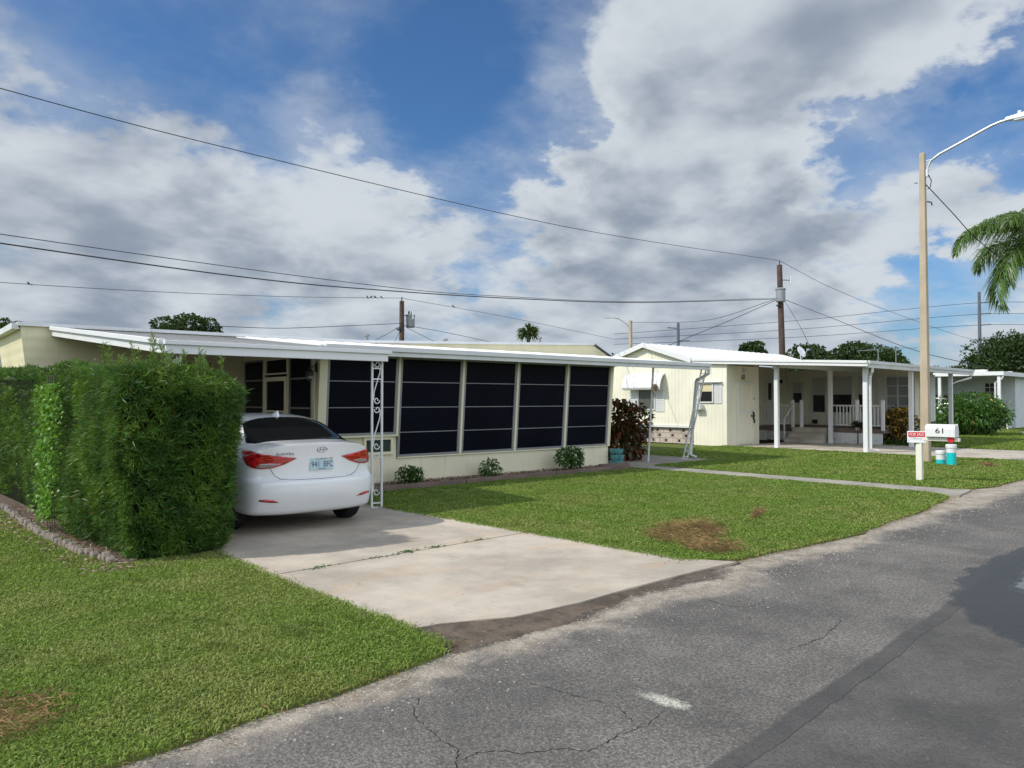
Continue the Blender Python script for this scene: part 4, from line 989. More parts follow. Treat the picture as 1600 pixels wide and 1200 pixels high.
# ---------------------------------------------------------------- car
def build_car():
    car = thing('parked_car', 'white sedan parked under the carport with its rear to the street', 'car', h1(-1.555, -4.18, 0.006), T1)
    names = 'A B C D E F G H Hm I J K L M N O P Q R'.split()
    S = []
    # sections at growing distance from the centre line: (y, z) side silhouettes, y = 0 at the rear bumper
    S.append((0.00, [(.16,.215),(.00,.48),(.012,.632),(.118,.655),(.085,.93),(.035,1.075),(.24,1.09),(.56,1.10),(.92,1.265),(1.30,1.395),(2.0,1.435),(2.55,1.405),(3.42,1.03),(3.9,.93),(4.40,.72),(4.53,.48),(4.45,.25),(4.1,.19),(2.2,.19)]))
    S.append((0.33, [(.165,.215),(.012,.48),(.024,.632),(.128,.655),(.097,.93),(.048,1.07),(.25,1.085),(.56,1.095),(.92,1.255),(1.29,1.385),(2.0,1.425),(2.53,1.395),(3.40,1.025),(3.88,.92),(4.36,.72),(4.49,.48),(4.41,.25),(4.1,.19),(2.2,.19)]))
    S.append((0.52, [(.19,.22),(.045,.48),(.058,.632),(.16,.66),(.135,.92),(.10,1.05),(.28,1.068),(.57,1.08),(.92,1.225),(1.27,1.345),(1.98,1.385),(2.48,1.355),(3.32,1.01),(3.8,.90),(4.27,.71),(4.39,.48),(4.33,.25),(4.05,.19),(2.2,.19)]))
    S.append((0.63, [(.22,.225),(.085,.48),(.10,.632),(.198,.668),(.185,.91),(.16,1.02),(.32,1.045),(.58,1.058),(.92,1.165),(1.24,1.265),(1.96,1.31),(2.42,1.28),(3.22,.995),(3.72,.88),(4.16,.70),(4.28,.48),(4.23,.25),(4.0,.20),(2.2,.20)]))
    S.append((0.735, [(.24,.23),(.135,.48),(.165,.63),(.23,.68),(.235,.89),(.235,.965),(.42,.99),(.64,1.0),(.95,1.01),(1.25,1.005),(1.95,.98),(2.40,.96),(3.05,.945),(3.6,.86),(4.0,.69),(4.12,.48),(4.07,.26),(3.9,.21),(2.2,.21)]))
    S.append((0.825, [(.35,.25),(.235,.48),(.265,.63),(.32,.69),(.345,.84),(.39,.89),(.55,.91),(.75,.92),(1.0,.925),(1.3,.92),(1.95,.905),(2.4,.89),(3.0,.87),(3.5,.80),(3.8,.68),(3.9,.48),(3.86,.28),(3.75,.23),(2.2,.23)]))
    S.append((0.875, [(.62,.32),(.52,.50),(.54,.62),(.57,.69),(.60,.77),(.66,.80),(.75,.815),(.9,.82),(1.1,.82),(1.4,.82),(1.95,.81),(2.4,.80),(2.9,.785),(3.3,.74),(3.55,.64),(3.62,.48),(3.58,.34),(3.5,.29),(2.2,.27)]))
    S.append((0.889, [(.95,.42),(.88,.52),(.88,.60),(.9,.65),(.93,.69),(.98,.71),(1.05,.72),(1.15,.725),(1.3,.725),(1.5,.725),(1.95,.72),(2.4,.71),(2.8,.70),(3.0,.67),(3.2,.60),(3.25,.50),(3.2,.42),(3.1,.38),(2.2,.36)]))
    n = len(names); xs = [-s[0] for s in reversed(S)] + [s[0] for s in S[1:]]; pr = [s[1] for s in reversed(S)] + [s[1] for s in S[1:]]
    V = [(x, p[0], p[1]) for x, pp in zip(xs, pr) for p in pp]; Fc = []
    for i in range(len(xs) - 1):
        for k in range(n):
            Fc.append((i * n + k, i * n + (k + 1) % n, (i + 1) * n + (k + 1) % n, (i + 1) * n + k))
    Fc.append(tuple(range(n))); Fc.append(tuple((len(xs) - 1) * n + k for k in range(n - 1, -1, -1)))
    me = bpy.data.meshes.new('body'); me.from_pydata(V, [], Fc)
    bm = bmesh.new(); bm.from_mesh(me); bmesh.ops.recalc_face_normals(bm, faces=bm.faces)
    # crease the belt, bumper shelf and spoiler lip a little
    cl = bm.edges.layers.float.new('crease_edge')
    bm.verts.ensure_lookup_table()
    for e in bm.edges:
        a, b_ = e.verts[0].index, e.verts[1].index
        if a % n == b_ % n and a // n != b_ // n:
            nm = names[a % n]
            if nm in 'F': e[cl] = .55
            if nm in ('C', 'D'): e[cl] = .75
            if nm in ('A',): e[cl] = .5
            if nm in ('H', 'L'): e[cl] = .35
    bm.to_mesh(me); bm.free()
    tmp = link('tmp_body', me); sd = tmp.modifiers.new('s', 'SUBSURF'); sd.levels = 3; sd.render_levels = 3
    dg = bpy.context.evaluated_depsgraph_get(); full = bpy.data.meshes.new_from_object(tmp.evaluated_get(dg))
    fm = bmesh.new(); fm.from_mesh(full); bvh = BVHTree.FromBMesh(fm); fm.free()
    # wheel arches
    cuts = []
    for yy in (.93, 3.63):
        for s_ in (-1, 1):
            c = MB(); c.prism([(yy + .345 * math.cos(t), .31 + .345 * math.sin(t)) for t in [2 * math.pi * k / 32 for k in range(32)]], lambda a, b_, d: (d, a, b_), s_ * .60, s_ * 1.1)
            co_ = c.build('cut', None); cuts.append(co_)
            md = tmp.modifiers.new('b', 'BOOLEAN'); md.object = co_; md.operation = 'DIFFERENCE'; md.solver = 'EXACT'
    dg = bpy.context.evaluated_depsgraph_get(); bd = bpy.data.meshes.new_from_object(tmp.evaluated_get(dg))
    for c in cuts: bpy.data.objects.remove(c)
    bpy.data.objects.remove(tmp)
    bd.materials.clear(); body = link('body', bd, M['car_white'], car)
    bd.shade_smooth(); bd.set_sharp_from_angle(angle=R(38))

    def hit(x, z, o_=(0, 0), dirv=(0, 1, 0)):
        org = Vector((x, -2, z)) if dirv == (0, 1, 0) else None
        r = bvh.ray_cast(org, Vector(dirv)); return r[0], r[1]
    def hit_top(x, y):
        r = bvh.ray_cast(Vector((x, y, 3)), Vector((0, 0, -1))); return r[0], r[1]
    def hit_side(y, z, s_):
        r = bvh.ray_cast(Vector((s_ * 3, y, z)), Vector((-s_, 0, 0))); return r[0], r[1]
    def hit_diag(a, z, s_, ang=42):
        # rays from behind and outside, a = offset along the diagonal plane
        d = Vector((-s_ * math.sin(R(ang)), math.cos(R(ang)), 0)); t = Vector((math.cos(R(ang)) * s_, math.sin(R(ang)), 0))
        r = bvh.ray_cast(Vector((0, 0, z)) + t * a - d * 4 + Vector((0, .0, 0)), d); return r[0], r[1]
    def decal(outline, fn, name, mat, parent, off=.004, step=.03):
        """patch cut to an outline and laid on the body surface"""
        xs_ = [p[0] for p in outline]; zs_ = [p[1] for p in outline]
        pts = [Vector(p) for p in outline]; m_ = len(pts); edges = [(k, (k + 1) % m_) for k in range(m_)]
        dense = []
        for a, b_ in zip(pts, pts[1:] + pts[:1]):
            q = max(1, int((b_ - a).length / step)); dense += [a.lerp(b_, j / q) for j in range(q)]
        pts = dense; m_ = len(pts); edges = [(k, (k + 1) % m_) for k in range(m_)]
        gx = np.arange(min(xs_) + step / 2, max(xs_), step); gz = np.arange(min(zs_) + step / 2, max(zs_), step)
        GX, GZ = np.meshgrid(gx, gz); ins = inside([(p.x, p.y) for p in pts], GX.ravel(), GZ.ravel())
        pts += [Vector((a, b_)) for a, b_, k in zip(GX.ravel(), GZ.ravel(), ins) if k]
        vs, es, fs, *_ = delaunay_2d_cdt(pts, edges, [], 1, 1e-5)
        out = []
        for v in vs:
            h_, nn = fn(v.x, v.y)
            if h_ is None: h_, nn = Vector((v.x, .3, v.y)), Vector((0, -1, 0))
            out.append(h_ + nn * off)
        me_ = bpy.data.meshes.new(name); me_.from_pydata(out, [], [f for f in fs if len(f) >= 3])
        b2 = bmesh.new(); b2.from_mesh(me_); bmesh.ops.recalc_face_normals(b2, faces=b2.faces)
        s_ = sum((f.normal.y < 0) - (f.normal.y > 0) for f in b2.faces)
        if s_ < 0: bmesh.ops.reverse_faces(b2, faces=b2.faces)
        b2.to_mesh(me_); b2.free(); me_.shade_smooth()
        o = link(name, me_, mat, parent)
        md = o.modifiers.new('t', 'SOLIDIFY'); md.thickness = .006; md.offset = 0
        return o
    def rr_poly(pts, r=.04, k=5):
        out = []
        m_ = len(pts)
        for i in range(m_):
            p0, p1, p2 = Vector(pts[i - 1]), Vector(pts[i]), Vector(pts[(i + 1) % m_])
            a = p1 + (p0 - p1).normalized() * min(r, (p0 - p1).length * .45); c = p1 + (p2 - p1).normalized() * min(r, (p2 - p1).length * .45)
            for j in range(k + 1):
                t = j / k; out.append(tuple(a * (1 - t) ** 2 + p1 * 2 * t * (1 - t) + c * t ** 2))
        return out
    # rear window: outline in plan (x, y) dropped from above
    rw = rr_poly([(-.60, .55), (-.30, .50), (0, .485), (.30, .50), (.60, .55), (.665, .72), (.535, 1.20), (.27, 1.27), (0, 1.285), (-.27, 1.27), (-.535, 1.20), (-.665, .72)], .05)
    w = decal(rw, hit_top, 'rear_window', M['car_glass'], car, .002, .05)
    ws = rr_poly([(-.62, 3.20), (0, 3.38), (.62, 3.20), (.50, 2.60), (0, 2.66), (-.50, 2.60)], .06)
    decal(ws, hit_top, 'windshield', M['car_glass'], car, .002, .06)
    for s_ in (-1, 1):
        sw = rr_poly([(.95, 1.03), (1.30, 1.21), (1.95, 1.25), (2.45, 1.21), (2.95, 1.0), (2.0, 1.005)], .04)
        decal(sw, lambda a, b_, q=s_: hit_side(a, b_, q), 'side_window', M['car_glass'], car, .002, .05)
    # tail lights wrap the corners: outline in a diagonal projection (a outward, z)
    for s_ in (-1, 1):
        ol = rr_poly([(.275, .905), (.40, .835), (.52, .795), (.64, .785), (.74, .80), (.80, .83), (.90, .93), (.98, .985), (.80, .985), (.64, .965), (.45, .935)], .015)
        tl = decal(ol, lambda a, b_, q=s_: hit_diag(a, b_, q), 'taillight', M['lens'], car, .006, .025)
        ol = rr_poly([(.43, .845), (.53, .808), (.64, .798), (.70, .806), (.66, .845), (.55, .852)], .012)
        decal(ol, lambda a, b_, q=s_: hit_diag(a, b_, q), 'clear_lens', M['lens_clear'], tl, .012, .025)
        ol = rr_poly([(s_ * .50, .395), (s_ * .60, .398), (s_ * .715, .418), (s_ * .72, .436), (s_ * .66, .440), (s_ * .57, .428)], .012)
        decal(ol, hit, 'reflector', M['lens'], car, .004, .03)
    # seams
    def seam(pts, fn, nm='seam'):
        P3 = []
        for p in pts:
            h_, nn = fn(*p)
            if h_ is not None: P3.append(h_ + nn * .0005)
        if len(P3) > 1: return MB().tube(P3, .0032, 5).build(nm, M['black'], car)
    c = []
    ctrl = [(-.60, .835), (-.575, .77), (-.53, .70), (-.46, .660), (-.36, .648), (0, .643), (.36, .648), (.46, .660), (.53, .70), (.575, .77), (.60, .835)]
    for (a, b_) in zip(ctrl, ctrl[1:]):
        for j in range(6): c.append((a[0] + (b_[0] - a[0]) * j / 6, a[1] + (b_[1] - a[1]) * j / 6))
    seam(c, hit)
    seam([(.0 + x * .05, .365 + .02 * (abs(x) / 12)) for x in range(-13, 14)], hit) if False else None
    for s_ in (-1, 1):
        seam([(s_ * (.45 + .02 * k), .60 + .0 * k) for k in range(0)], hit)
        seam([(1.35, .35 + k * .06) for k in range(10)], lambda a, b_, q=s_: hit_side(a, b_, q))
        seam([(2.35, .33 + k * .06) for k in range(10)], lambda a, b_, q=s_: hit_side(a, b_, q))
    # number plate
    p, nn = hit(0, .835)
    pt = thing_plate = MB().box(-.152, .152, -.008, .0, -.076, .076).build('number_plate', M['plate'], car, bevel=.004); pt.location = (0.03, p.y - .002, .825); pt.rotation_euler = (R(-2), 0, 0)
    text_mesh('941', .098, M['plate_ink'], 'lettering', pt, (-.078, -.0085, -.012), (R(90), 0, 0), .001, sx=.80)
    text_mesh('BFC', .098, M['plate_ink'], 'lettering', pt, (.083, -.0085, -.012), (R(90), 0, 0), .001, sx=.76)
    text_mesh('FLORIDA', .030, M['plate_ink'], 'lettering', pt, (-.01, -.0085, .058), (R(90), 0, 0), .001, sx=1.15)
    MB().box(-.055, .055, -.0095, -.008, -.066, -.060).build('small_print', M['plate_ink'], pt)
    MB().box(.108, .134, -.0095, -.008, .046, .066).build('registration_sticker', M['orange'], pt)
    # oval badge with a slanted letter
    p, nn = hit(0.02, .995); tilt = math.atan2(nn.z, -nn.y)
    bd_ = MB(); ring = [(.062 * math.cos(t), 0, .034 * math.sin(t)) for t in [2 * math.pi * k / 32 for k in range(33)]]
    bd_.tube(ring, .0052, 6); bd_.bar((-.034, 0, -.026), (-.016, 0, .026), .010, .006); bd_.bar((.016, 0, -.026), (.034, 0, .026), .010, .006); bd_.bar((-.022, 0, -.004), (.024, 0, .006), .008, .006)
    bg_ = bd_.build('badge', M['chrome'], car, True); bg_.location = (.02, p.y - .004, .995); bg_.rotation_euler = (-tilt, 0, 0)
    p, nn = hit(-.43, .955); t_ = text_mesh('ELANTRA', .042, M['alu'], 'model_lettering', car, (-.43, p.y - .006, .955), (R(90) - math.atan2(nn.z, -nn.y), 0, math.atan2(nn.x, -nn.y)), .002, sx=1.15)
    # aerial fin
    p, nn = hit_top(0, 1.42)
    fin = MB(); fin.hexa([(-.02, 1.34, p.z - .012), (.02, 1.34, p.z - .012), (.03, 1.52, p.z - .002), (-.03, 1.52, p.z - .002)], [(-.004, 1.35, p.z + .065), (.004, 1.35, p.z + .065), (.006, 1.42, p.z + .045), (-.006, 1.42, p.z + .045)])
    fin.build('aerial', M['car_white'], car, bevel=.004)
    # wheels
    for yy in (.93, 3.63):
        for s_ in (-1, 1):
            tw = MB(); prf = [(.19, -.10), (.27, -.105), (.305, -.085), (.316, -.05), (.318, 0), (.316, .05), (.305, .085), (.27, .105), (.19, .10)]
            tw.lathe(prf, (0, 0, 0), 36); t_ = tw.build('wheel', M['tire'], car, True); t_.location = (s_ * .775, yy, .312); t_.rotation_euler = (0, R(90), 0)
            rm = MB(); rm.lathe([(.20, -.104), (.205, .0), (.19, .106), (.05, .098), (.05, .112), (.0, .112)], (0, 0, 0), 24)
            for k in range(5):
                a = 2 * math.pi * k / 5; rm.bar((math.cos(a) * .04, math.sin(a) * .04, s_ * .108), (math.cos(a) * .195, math.sin(a) * .195, s_ * .108), .05, .012)
            rm.build('rim', M['rim'], t_, True)
    mb = MB(); mb.box(-.55, .55, .75, 4.1, .19, .34); mb.build('underbody', M['black'], car)
    for s_ in (-1, 1):
        mb = MB(); mb.lathe([(.03, -.05), (.085, -.03), (.10, .03), (.06, .07)], (s_ * .95, 2.72, .98), 10); mb.build('wing_mirror', M['car_white'], car, True)
    return car
car = build_car()
# ---------------------------------------------------------------- neighbour's house (number 60)
h2 = thing('cream_bungalow', 'pale cream bungalow with bright white roof and open carport next door', 'house', (23.3, 13.87, 0))
def L2(x, y, z): return (x - 23.3, y - 13.87, z)
class MW(MB):
    def build(s, name, mat, parent=None, **k):
        s.v = [L2(*v) for v in s.v]; return MB.build(s, name, mat, parent if parent is not None else h2, **k)
# west gable wall as an outline in (y, z)
mb = MW(); mb.prism([(13.87, .0), (15.2, .0), (15.2, .62), (19.45, .62), (19.45, 2.98), (17.3, 3.60), (15.2, 2.98), (13.87, 2.84)], lambda a, b_, d: (d, a, b_), 23.3, 23.42); mb.build('gable_wall', M['pale_side'])
mb = MW(); mb.box(23.42, 25.5, 13.87, 13.99, 0, 2.80); mb.box(25.38, 25.5, 13.99, 15.5, 0, 2.86); mb.build('shed_wall', M['pale'])
mb = MW(); mb.box(25.5, 31.0, 15.5, 15.62, .0, 2.96); mb.build('porch_wall', M['pale_side_x'])
mb = MW(); mb.box(31.0, 31.12, 10.4, 15.5, 0, 2.84); mb.build('room_wall', M['pale_side'])
mb = MW(); mb.box(31.12, 33.0, 10.4, 10.52, 0, 2.72); mb.box(32.9, 33.0, 10.52, 19.4, 0, 2.8); mb.box(23.42, 33, 19.33, 19.45, .0, 2.95); mb.build('rear_wall', M['pale'])
# roof
def zc(y): return 2.76 + (y - 9.1) * .0485          # carport slope
mb = MW()
mb.hexa([(23.16, 15.2, 3.02), (34.2, 15.2, 3.02), (34.2, 17.3, 3.68), (23.16, 17.3, 3.68)], [(23.16, 15.2, 3.09), (34.2, 15.2, 3.09), (34.2, 17.3, 3.75), (23.16, 17.3, 3.75)])
mb.hexa([(23.16, 17.3, 3.68), (34.2, 17.3, 3.68), (34.2, 19.65, 2.95), (23.16, 19.65, 2.95)], [(23.16, 17.3, 3.75), (34.2, 17.3, 3.75), (34.2, 19.65, 3.02), (23.16, 19.65, 3.02)])
mb.hexa([(23.24, 9.16, zc(9.16) - .07), (33.4, 9.16, zc(9.16) - .07), (33.4, 15.2, zc(15.2) - .07), (23.24, 15.2, zc(15.2) - .07)], [(23.24, 9.16, zc(9.16)), (33.4, 9.16, zc(9.16)), (33.4, 15.2, zc(15.2) + .02), (23.24, 15.2, zc(15.2) + .02)])
for k in range(22):
    xx = 23.5 + k * .48
    mb.hexa([(xx, 15.25, 3.10), (xx + .03, 15.25, 3.10), (xx + .03, 17.25, 3.735), (xx, 17.25, 3.735)], [(xx, 15.25, 3.125), (xx + .03, 15.25, 3.125), (xx + .03, 17.25, 3.76), (xx, 17.25, 3.76)])
mb.build('roof', M['roof_white'])
mb = MW()
for (ya, za, yb, zb) in ((15.2, 3.09, 17.3, 3.75), (17.3, 3.75, 19.65, 3.02)):
    mb.hexa([(23.10, ya, za - .17), (23.15, ya, za - .17), (23.15, yb, zb - .17), (23.10, yb, zb - .17)], [(23.10, ya, za + .012), (23.15, ya, za + .012), (23.15, yb, zb + .012), (23.10, yb, zb + .012)])
for t0, t1, xo in ((-.06, .02, 0), (-.155, -.06, .03)):
    mb.hexa([(23.14 + xo, 9.1, zc(9.1) + t0), (23.235, 9.1, zc(9.1) + t0), (23.235, 15.19, zc(15.2) + t0), (23.14 + xo, 15.19, zc(15.2) + t0)],
            [(23.14 + xo, 9.1, zc(9.1) + t1), (23.235, 9.1, zc(9.1) + t1), (23.235, 15.19, zc(15.2) + t1), (23.14 + xo, 15.19, zc(15.2) + t1)])
mb.build('rake_fascia', M['white_clean'], bevel=.006)
mb = MW(); mb.box(23.24, 33.45, 9.04, 9.15, zc(9.1) - .075, zc(9.1) + .02); mb.box(23.24, 33.42, 9.08, 9.155, zc(9.1) - .19, zc(9.1) - .075); mb.build('gutter', M['white'], bevel=.006)
mb = MW(); mb.box(23.75, 33.3, 12.18, 12.32, zc(12.2) - .22, zc(12.2) - .075); mb.build('ceiling_beam', M['white'])
# carport posts
for x_, y_ in ((23.72, 12.26), (23.70, 9.36), (27.5, 9.36), (27.66, 12.19), (31.75, 9.4)):
    mb = MW(); zt = zc(y_) - (.22 if y_ > 10 else .072); mb.box(x_ - .065, x_ + .065, y_ - .065, y_ + .065, .0, zt); mb.box(x_ - .085, x_ + .085, y_ - .085, y_ + .085, zt - .10, zt - .002) if y_ < 10 else mb.box(x_ - .18, x_ - .066, y_ - .05, y_ + .05, zt - .05, zt + .10)
    mb.build('carport_post', M['white_clean'], bevel=.006)
mb = MW(); mb.tube([(23.55, 9.10, 2.60), (23.55, 9.10, 2.46), (23.72, 9.22, 2.36), (23.74, 9.24, 2.2), (23.74, 9.24, .12), (23.88, 9.06, .05)], .04, 8); mb.build('downspout', M['white_clean'], smooth=True)
mb = MW(); mb.tube([(33.2, 9.12, 2.6), (33.2, 9.12, 2.46), (32.3, 9.35, 2.3), (31.95, 9.42, 2.2), (31.95, 9.42, .2)], .04, 8); mb.build('downspout', M['white'], smooth=True)
mb = MW(); mb.tube([(30.95, 11.7, 2.62), (30.90, 11.75, 2.5), (30.9, 11.9, 2.42), (30.9, 11.95, .3)], .035, 8); mb.build('downspout', M['white'], smooth=True)
mb = MW(); mb.box(30.94, 31.0, 11.55, 11.75, .3, 2.6); mb.build('wall_trim', M['white'])
mb = MW(); mb.box(32.45, 33.02, 10.33, 10.398, .3, 2.6); mb.build('wall_trim', M['white'])
# west wall windows, awning and shutters
def wx(y0, y1, z0, z1, name='window', **k):
    return framed_x(y0 - 13.87, y1 - 13.87, z0, z1, k.pop('x', 23.3) - 23.3, h2, k.pop('fm', M['white']), k.pop('gm', M['glass_dark']), name, **k)
def shutter(y0, y1, z0, z1, x=23.3):
    mb = MW(); mb.box(x - .03, x - .001, y0, y0 + .035, z0, z1); mb.box(x - .03, x - .001, y1 - .035, y1, z0, z1)
    nn = int((z1 - z0) / .06)
    for k in range(nn + 1):
        z = z0 + (z1 - z0 - .03) * k / nn; mb.box(x - .026, x - .006, y0 + .035, y1 - .035, z, z + .034)
    mb.box(x - .007, x - .001, y0 + .035, y1 - .035, z0, z1)
    mb.build('shutter', M['white_clean'])
wx(16.86, 17.66, 1.22, 2.28, gm=plain('olive_glass', (.10, .10, .085), .15)); shutter(16.47, 16.83, 1.17, 2.05); shutter(17.69, 18.05, 1.17, 2.05)
mb = MW(); arc = [(23.29, 2.60), (23.12, 2.52), (23.0, 2.32), (22.92, 2.06), (22.95, 1.99), (23.02, 1.97), (22.97, 2.05), (23.04, 2.30), (23.14, 2.47), (23.29, 2.55)]
mb.prism(arc, lambda a, b_, d: (a, d, b_), 16.42, 18.10)
for k in range(14):
    yy = 16.46 + k * .125
    mb.prism([(a - .012, b_ + .008) for a, b_ in arc[:5]] + [(a, b_) for a, b_ in reversed(arc[:5])], lambda a, b_, d: (a, d, b_), yy, yy + .06)
mb.build('awning', M['white_clean'])
w2 = wx(14.38, 14.95, 1.50, 2.20)
mb = MW(); mb.box(23.275, 23.282, 14.43, 14.90, 1.90, 2.155); mb.build('blind', M['blind'])
shutter(14.06, 14.33, 1.48, 2.20); shutter(14.99, 15.10, 1.48, 2.20)
mb = MW(); mb.box(23.18, 23.298, 14.04, 15.16, 2.215, 2.245); mb.build('window_hood', M['white_clean'])
mb = MW(); mb.box(23.06, 23.298, 14.78, 15.1, 1.26, 1.29); mb.box(23.05, 23.075, 14.78, 15.1, 1.29, 1.44); mb.box(23.076, 23.298, 14.78, 14.805, 1.29, 1.44); mb.box(23.076, 23.298, 15.075, 15.1, 1.29, 1.44); wb = mb.build('wall_planter', M['white_clean'], bevel=.01)
mb = MW(); mb.box(23.08, 23.29, 14.81, 15.07, 1.30, 1.41); mb.build('soil_fill', M['soil'], wb)
# breeze block skirt
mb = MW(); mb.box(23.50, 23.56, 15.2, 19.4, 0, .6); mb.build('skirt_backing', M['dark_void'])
mb = MW()
for r in range(3):
    for k in range(22):
        y0 = 15.21 + k * .19 + (.095 if r % 2 else 0); z0 = .02 + r * .19
        if y0 > 19.2: continue
        if (k + r * 2) % 3 == 0:
            mb.box(23.36, 23.48, y0, y0 + .18, z0, z0 + .04); mb.box(23.36, 23.48, y0, y0 + .18, z0 + .145, z0 + .18); mb.box(23.36, 23.48, y0, y0 + .035, z0 + .04, z0 + .145); mb.box(23.36, 23.48, y0 + .145, y0 + .18, z0 + .04, z0 + .145)
        else: mb.box(23.36, 23.48, y0, y0 + .18, z0, z0 + .18)
mb.build('block_skirt', M['breeze'])
mb = MW(); mb.box(23.25, 23.298, 15.22, 19.45, .60, .68); mb.build('skirt_trim', M['white_clean'])
# door of the shed, lamp and number
mb = MW(); mb.box(23.98, 24.92, 13.83, 13.868, .05, 2.16); mb.box(23.93, 23.978, 13.80, 13.868, .0, 2.22); mb.box(24.922, 24.97, 13.80, 13.868, 0, 2.22); mb.box(23.978, 24.922, 13.80, 13.868, 2.162, 2.22); mb.box(23.98, 24.92, 13.815, 13.829, 1.14, 1.20)
sd = mb.build('door', M['pale'])
mb = MW(); mb.box(23.925, 23.975, 13.79, 13.80, 0, 2.225); mb.box(24.925, 24.975, 13.79, 13.80, 0, 2.225); mb.box(23.975, 24.925, 13.79, 13.80, 2.17, 2.225); mb.box(23.985, 24.915, 13.805, 13.814, 1.145, 1.195); mb.build('door_trim', M['white_clean'], sd)
mb = MW(); mb.box(24.86, 24.90, 13.78, 13.83, 1.0, 1.06); mb.tube([(24.92, 13.77, 1.18), (24.96, 13.76, 1.05), (24.93, 13.77, .92), (25.0, 13.77, .86), (24.96, 13.77, .78)], .035, 6); mb.build('handle', M['black'], sd)
mb = MW(); mb.box(24.30, 24.38, 13.84, 13.868, 2.06, 2.10); mb.build('door_closer', M['alu'], sd)
t_ = text_mesh('60', .26, M['numeral'], 'house_number', h2, L2(24.38, 13.862, 2.40), (R(90), 0, 0), .004)
mb = MW(); mb.box(24.36, 24.44, 13.84, 13.868, 2.56, 2.72); mb.lathe([(.05, 0), (.07, .10), (.02, .14)], (24.40, 13.76, 2.56), 8); lp = mb.build('wall_lamp', M['white'], smooth=True)
MW().box(25.12, 25.15, 13.85, 13.868, 1.62, 1.68).build('wall_bolt', M['black'])
# porch: deck, steps, rails, windows
mb = MW(); mb.box(28.0, 30.99, 10.45, 15.49, .40, .56); mb.build('porch_deck', M['timber'])
for a, c_ in ((10.5, 12.35), (13.74, 13.95), (14.9, 15.49)): mb = MW(); mb.box(28.02, 28.06, a, c_, .0, .40); mb.build('porch_skirt', M['white'])
mb = MW()
for k in range(9):
    for s_ in (-1, 1):
        yc = 13.98 + k * .11; mb.bar((28.0 + .012 * (s_ > 0), yc + s_ * .19 - .0, .03), (28.0 + .012 * (s_ > 0), yc - s_ * .19, .39), .035, .01, up=(1, 0, 0))
mb.build('lattice', M['white_clean'])
for k in range(3):
    mb = MW(); mb.box(27.10 + k * .30, 28.0, 12.36 + .0, 13.70, .01 if k == 0 else .187 * k, .187 * (k + 1) - .035); mb.box(27.07 + k * .30, 28.0, 12.33, 13.73, .187 * (k + 1) - .034, .187 * (k + 1)); mb.build('step', M['concrete2'], bevel=.006)
def railing(y0, y1, x=27.98, z0=.66, z1=1.42):
    mb = MW(); mb.box(x - .03, x + .03, y0, y1, z1 - .05, z1); mb.box(x - .025, x + .025, y0, y1, z0, z0 + .045); nn = int((y1 - y0) / .115)
    for k in range(1, nn): mb.box(x - .016, x + .016, y0 + (y1 - y0) * k / nn - .016, y0 + (y1 - y0) * k / nn + .016, z0 + .045, z1 - .05)
    mb.build('railing', M['white'])
railing(10.5, 12.22); railing(13.86, 15.45)
for y_ in (13.80, 13.45, 11.35, 10.46):
    mb = MW(); mb.box(27.93, 28.03, y_ - .05, y_ + .05, .5, 1.60); mb.build('railing_post', M['white_clean'], bevel=.006)
mb = MW(); mb.bar((27.93, 13.78, 1.40), (27.2, 13.76, .9), .04, .05); mb.bar((27.2, 13.76, .9), (27.2, 13.76, .02), .04); mb.build('handrail', M['white'])
def bl(y0, y1, z0, z1, x=31.0):
    mb = MW(); mb.box(x - .032, x - .026, y0, y1, z0, z1); mb.build('blind', M['blind_grey'])
for (a, c_, z0, z1, zb) in ((14.83, 15.30, 1.45, 2.35, 1.92), (13.83, 14.43, 1.06, 2.55, 1.82), (12.74, 13.60, 1.06, 2.58, 1.84), (12.0, 12.55, 1.06, 2.58, 1.84)):
    wx(a, c_, z0, z1, x=30.998, gm=M['glass_dark'], rails=(zb,)); bl(a + .05, c_ - .05, zb + .02, z1 - .05)
wx(10.58, 11.46, .98, 2.54, x=30.998, gm=M['glass_pale'], rails=(1.37, 1.76, 2.15), mull=(11.0 - 13.87, 11.04 - 13.87))
framed(31.45 - 23.3, 32.4 - 23.3, .98, 2.50, 10.398 - 13.87, h2, M['white'], M['glass_pale'], rails=(1.37, 1.76, 2.15), mull=(31.92 - 23.3,))
mb = MW(); mb.box(29.05, 29.95, 15.45, 15.498, .56, 2.58); d2 = mb.build('door', M['white']); MW().box(29.18, 29.42, 15.43, 15.449, 1.6, 2.3).build('pane', M['glass_dark'], d2)
MW().box(29.84, 29.90, 15.40, 15.449, 1.40, 1.47).build('handle', M['black'], d2); MW().box(29.84, 29.90, 15.40, 15.449, 1.58, 1.64).build('lock', M['black'], d2)
mb = MW(); mb.lathe([(.05, 0), (.08, .12), (.03, .16)], (30.2, 15.4, 2.3), 8); mb.build('porch_lamp', M['black'])
mb = MW(); mb.box(30.9, 30.995, 14.2, 14.4, .62, .78); mb.build('wall_outlet', M['black'])
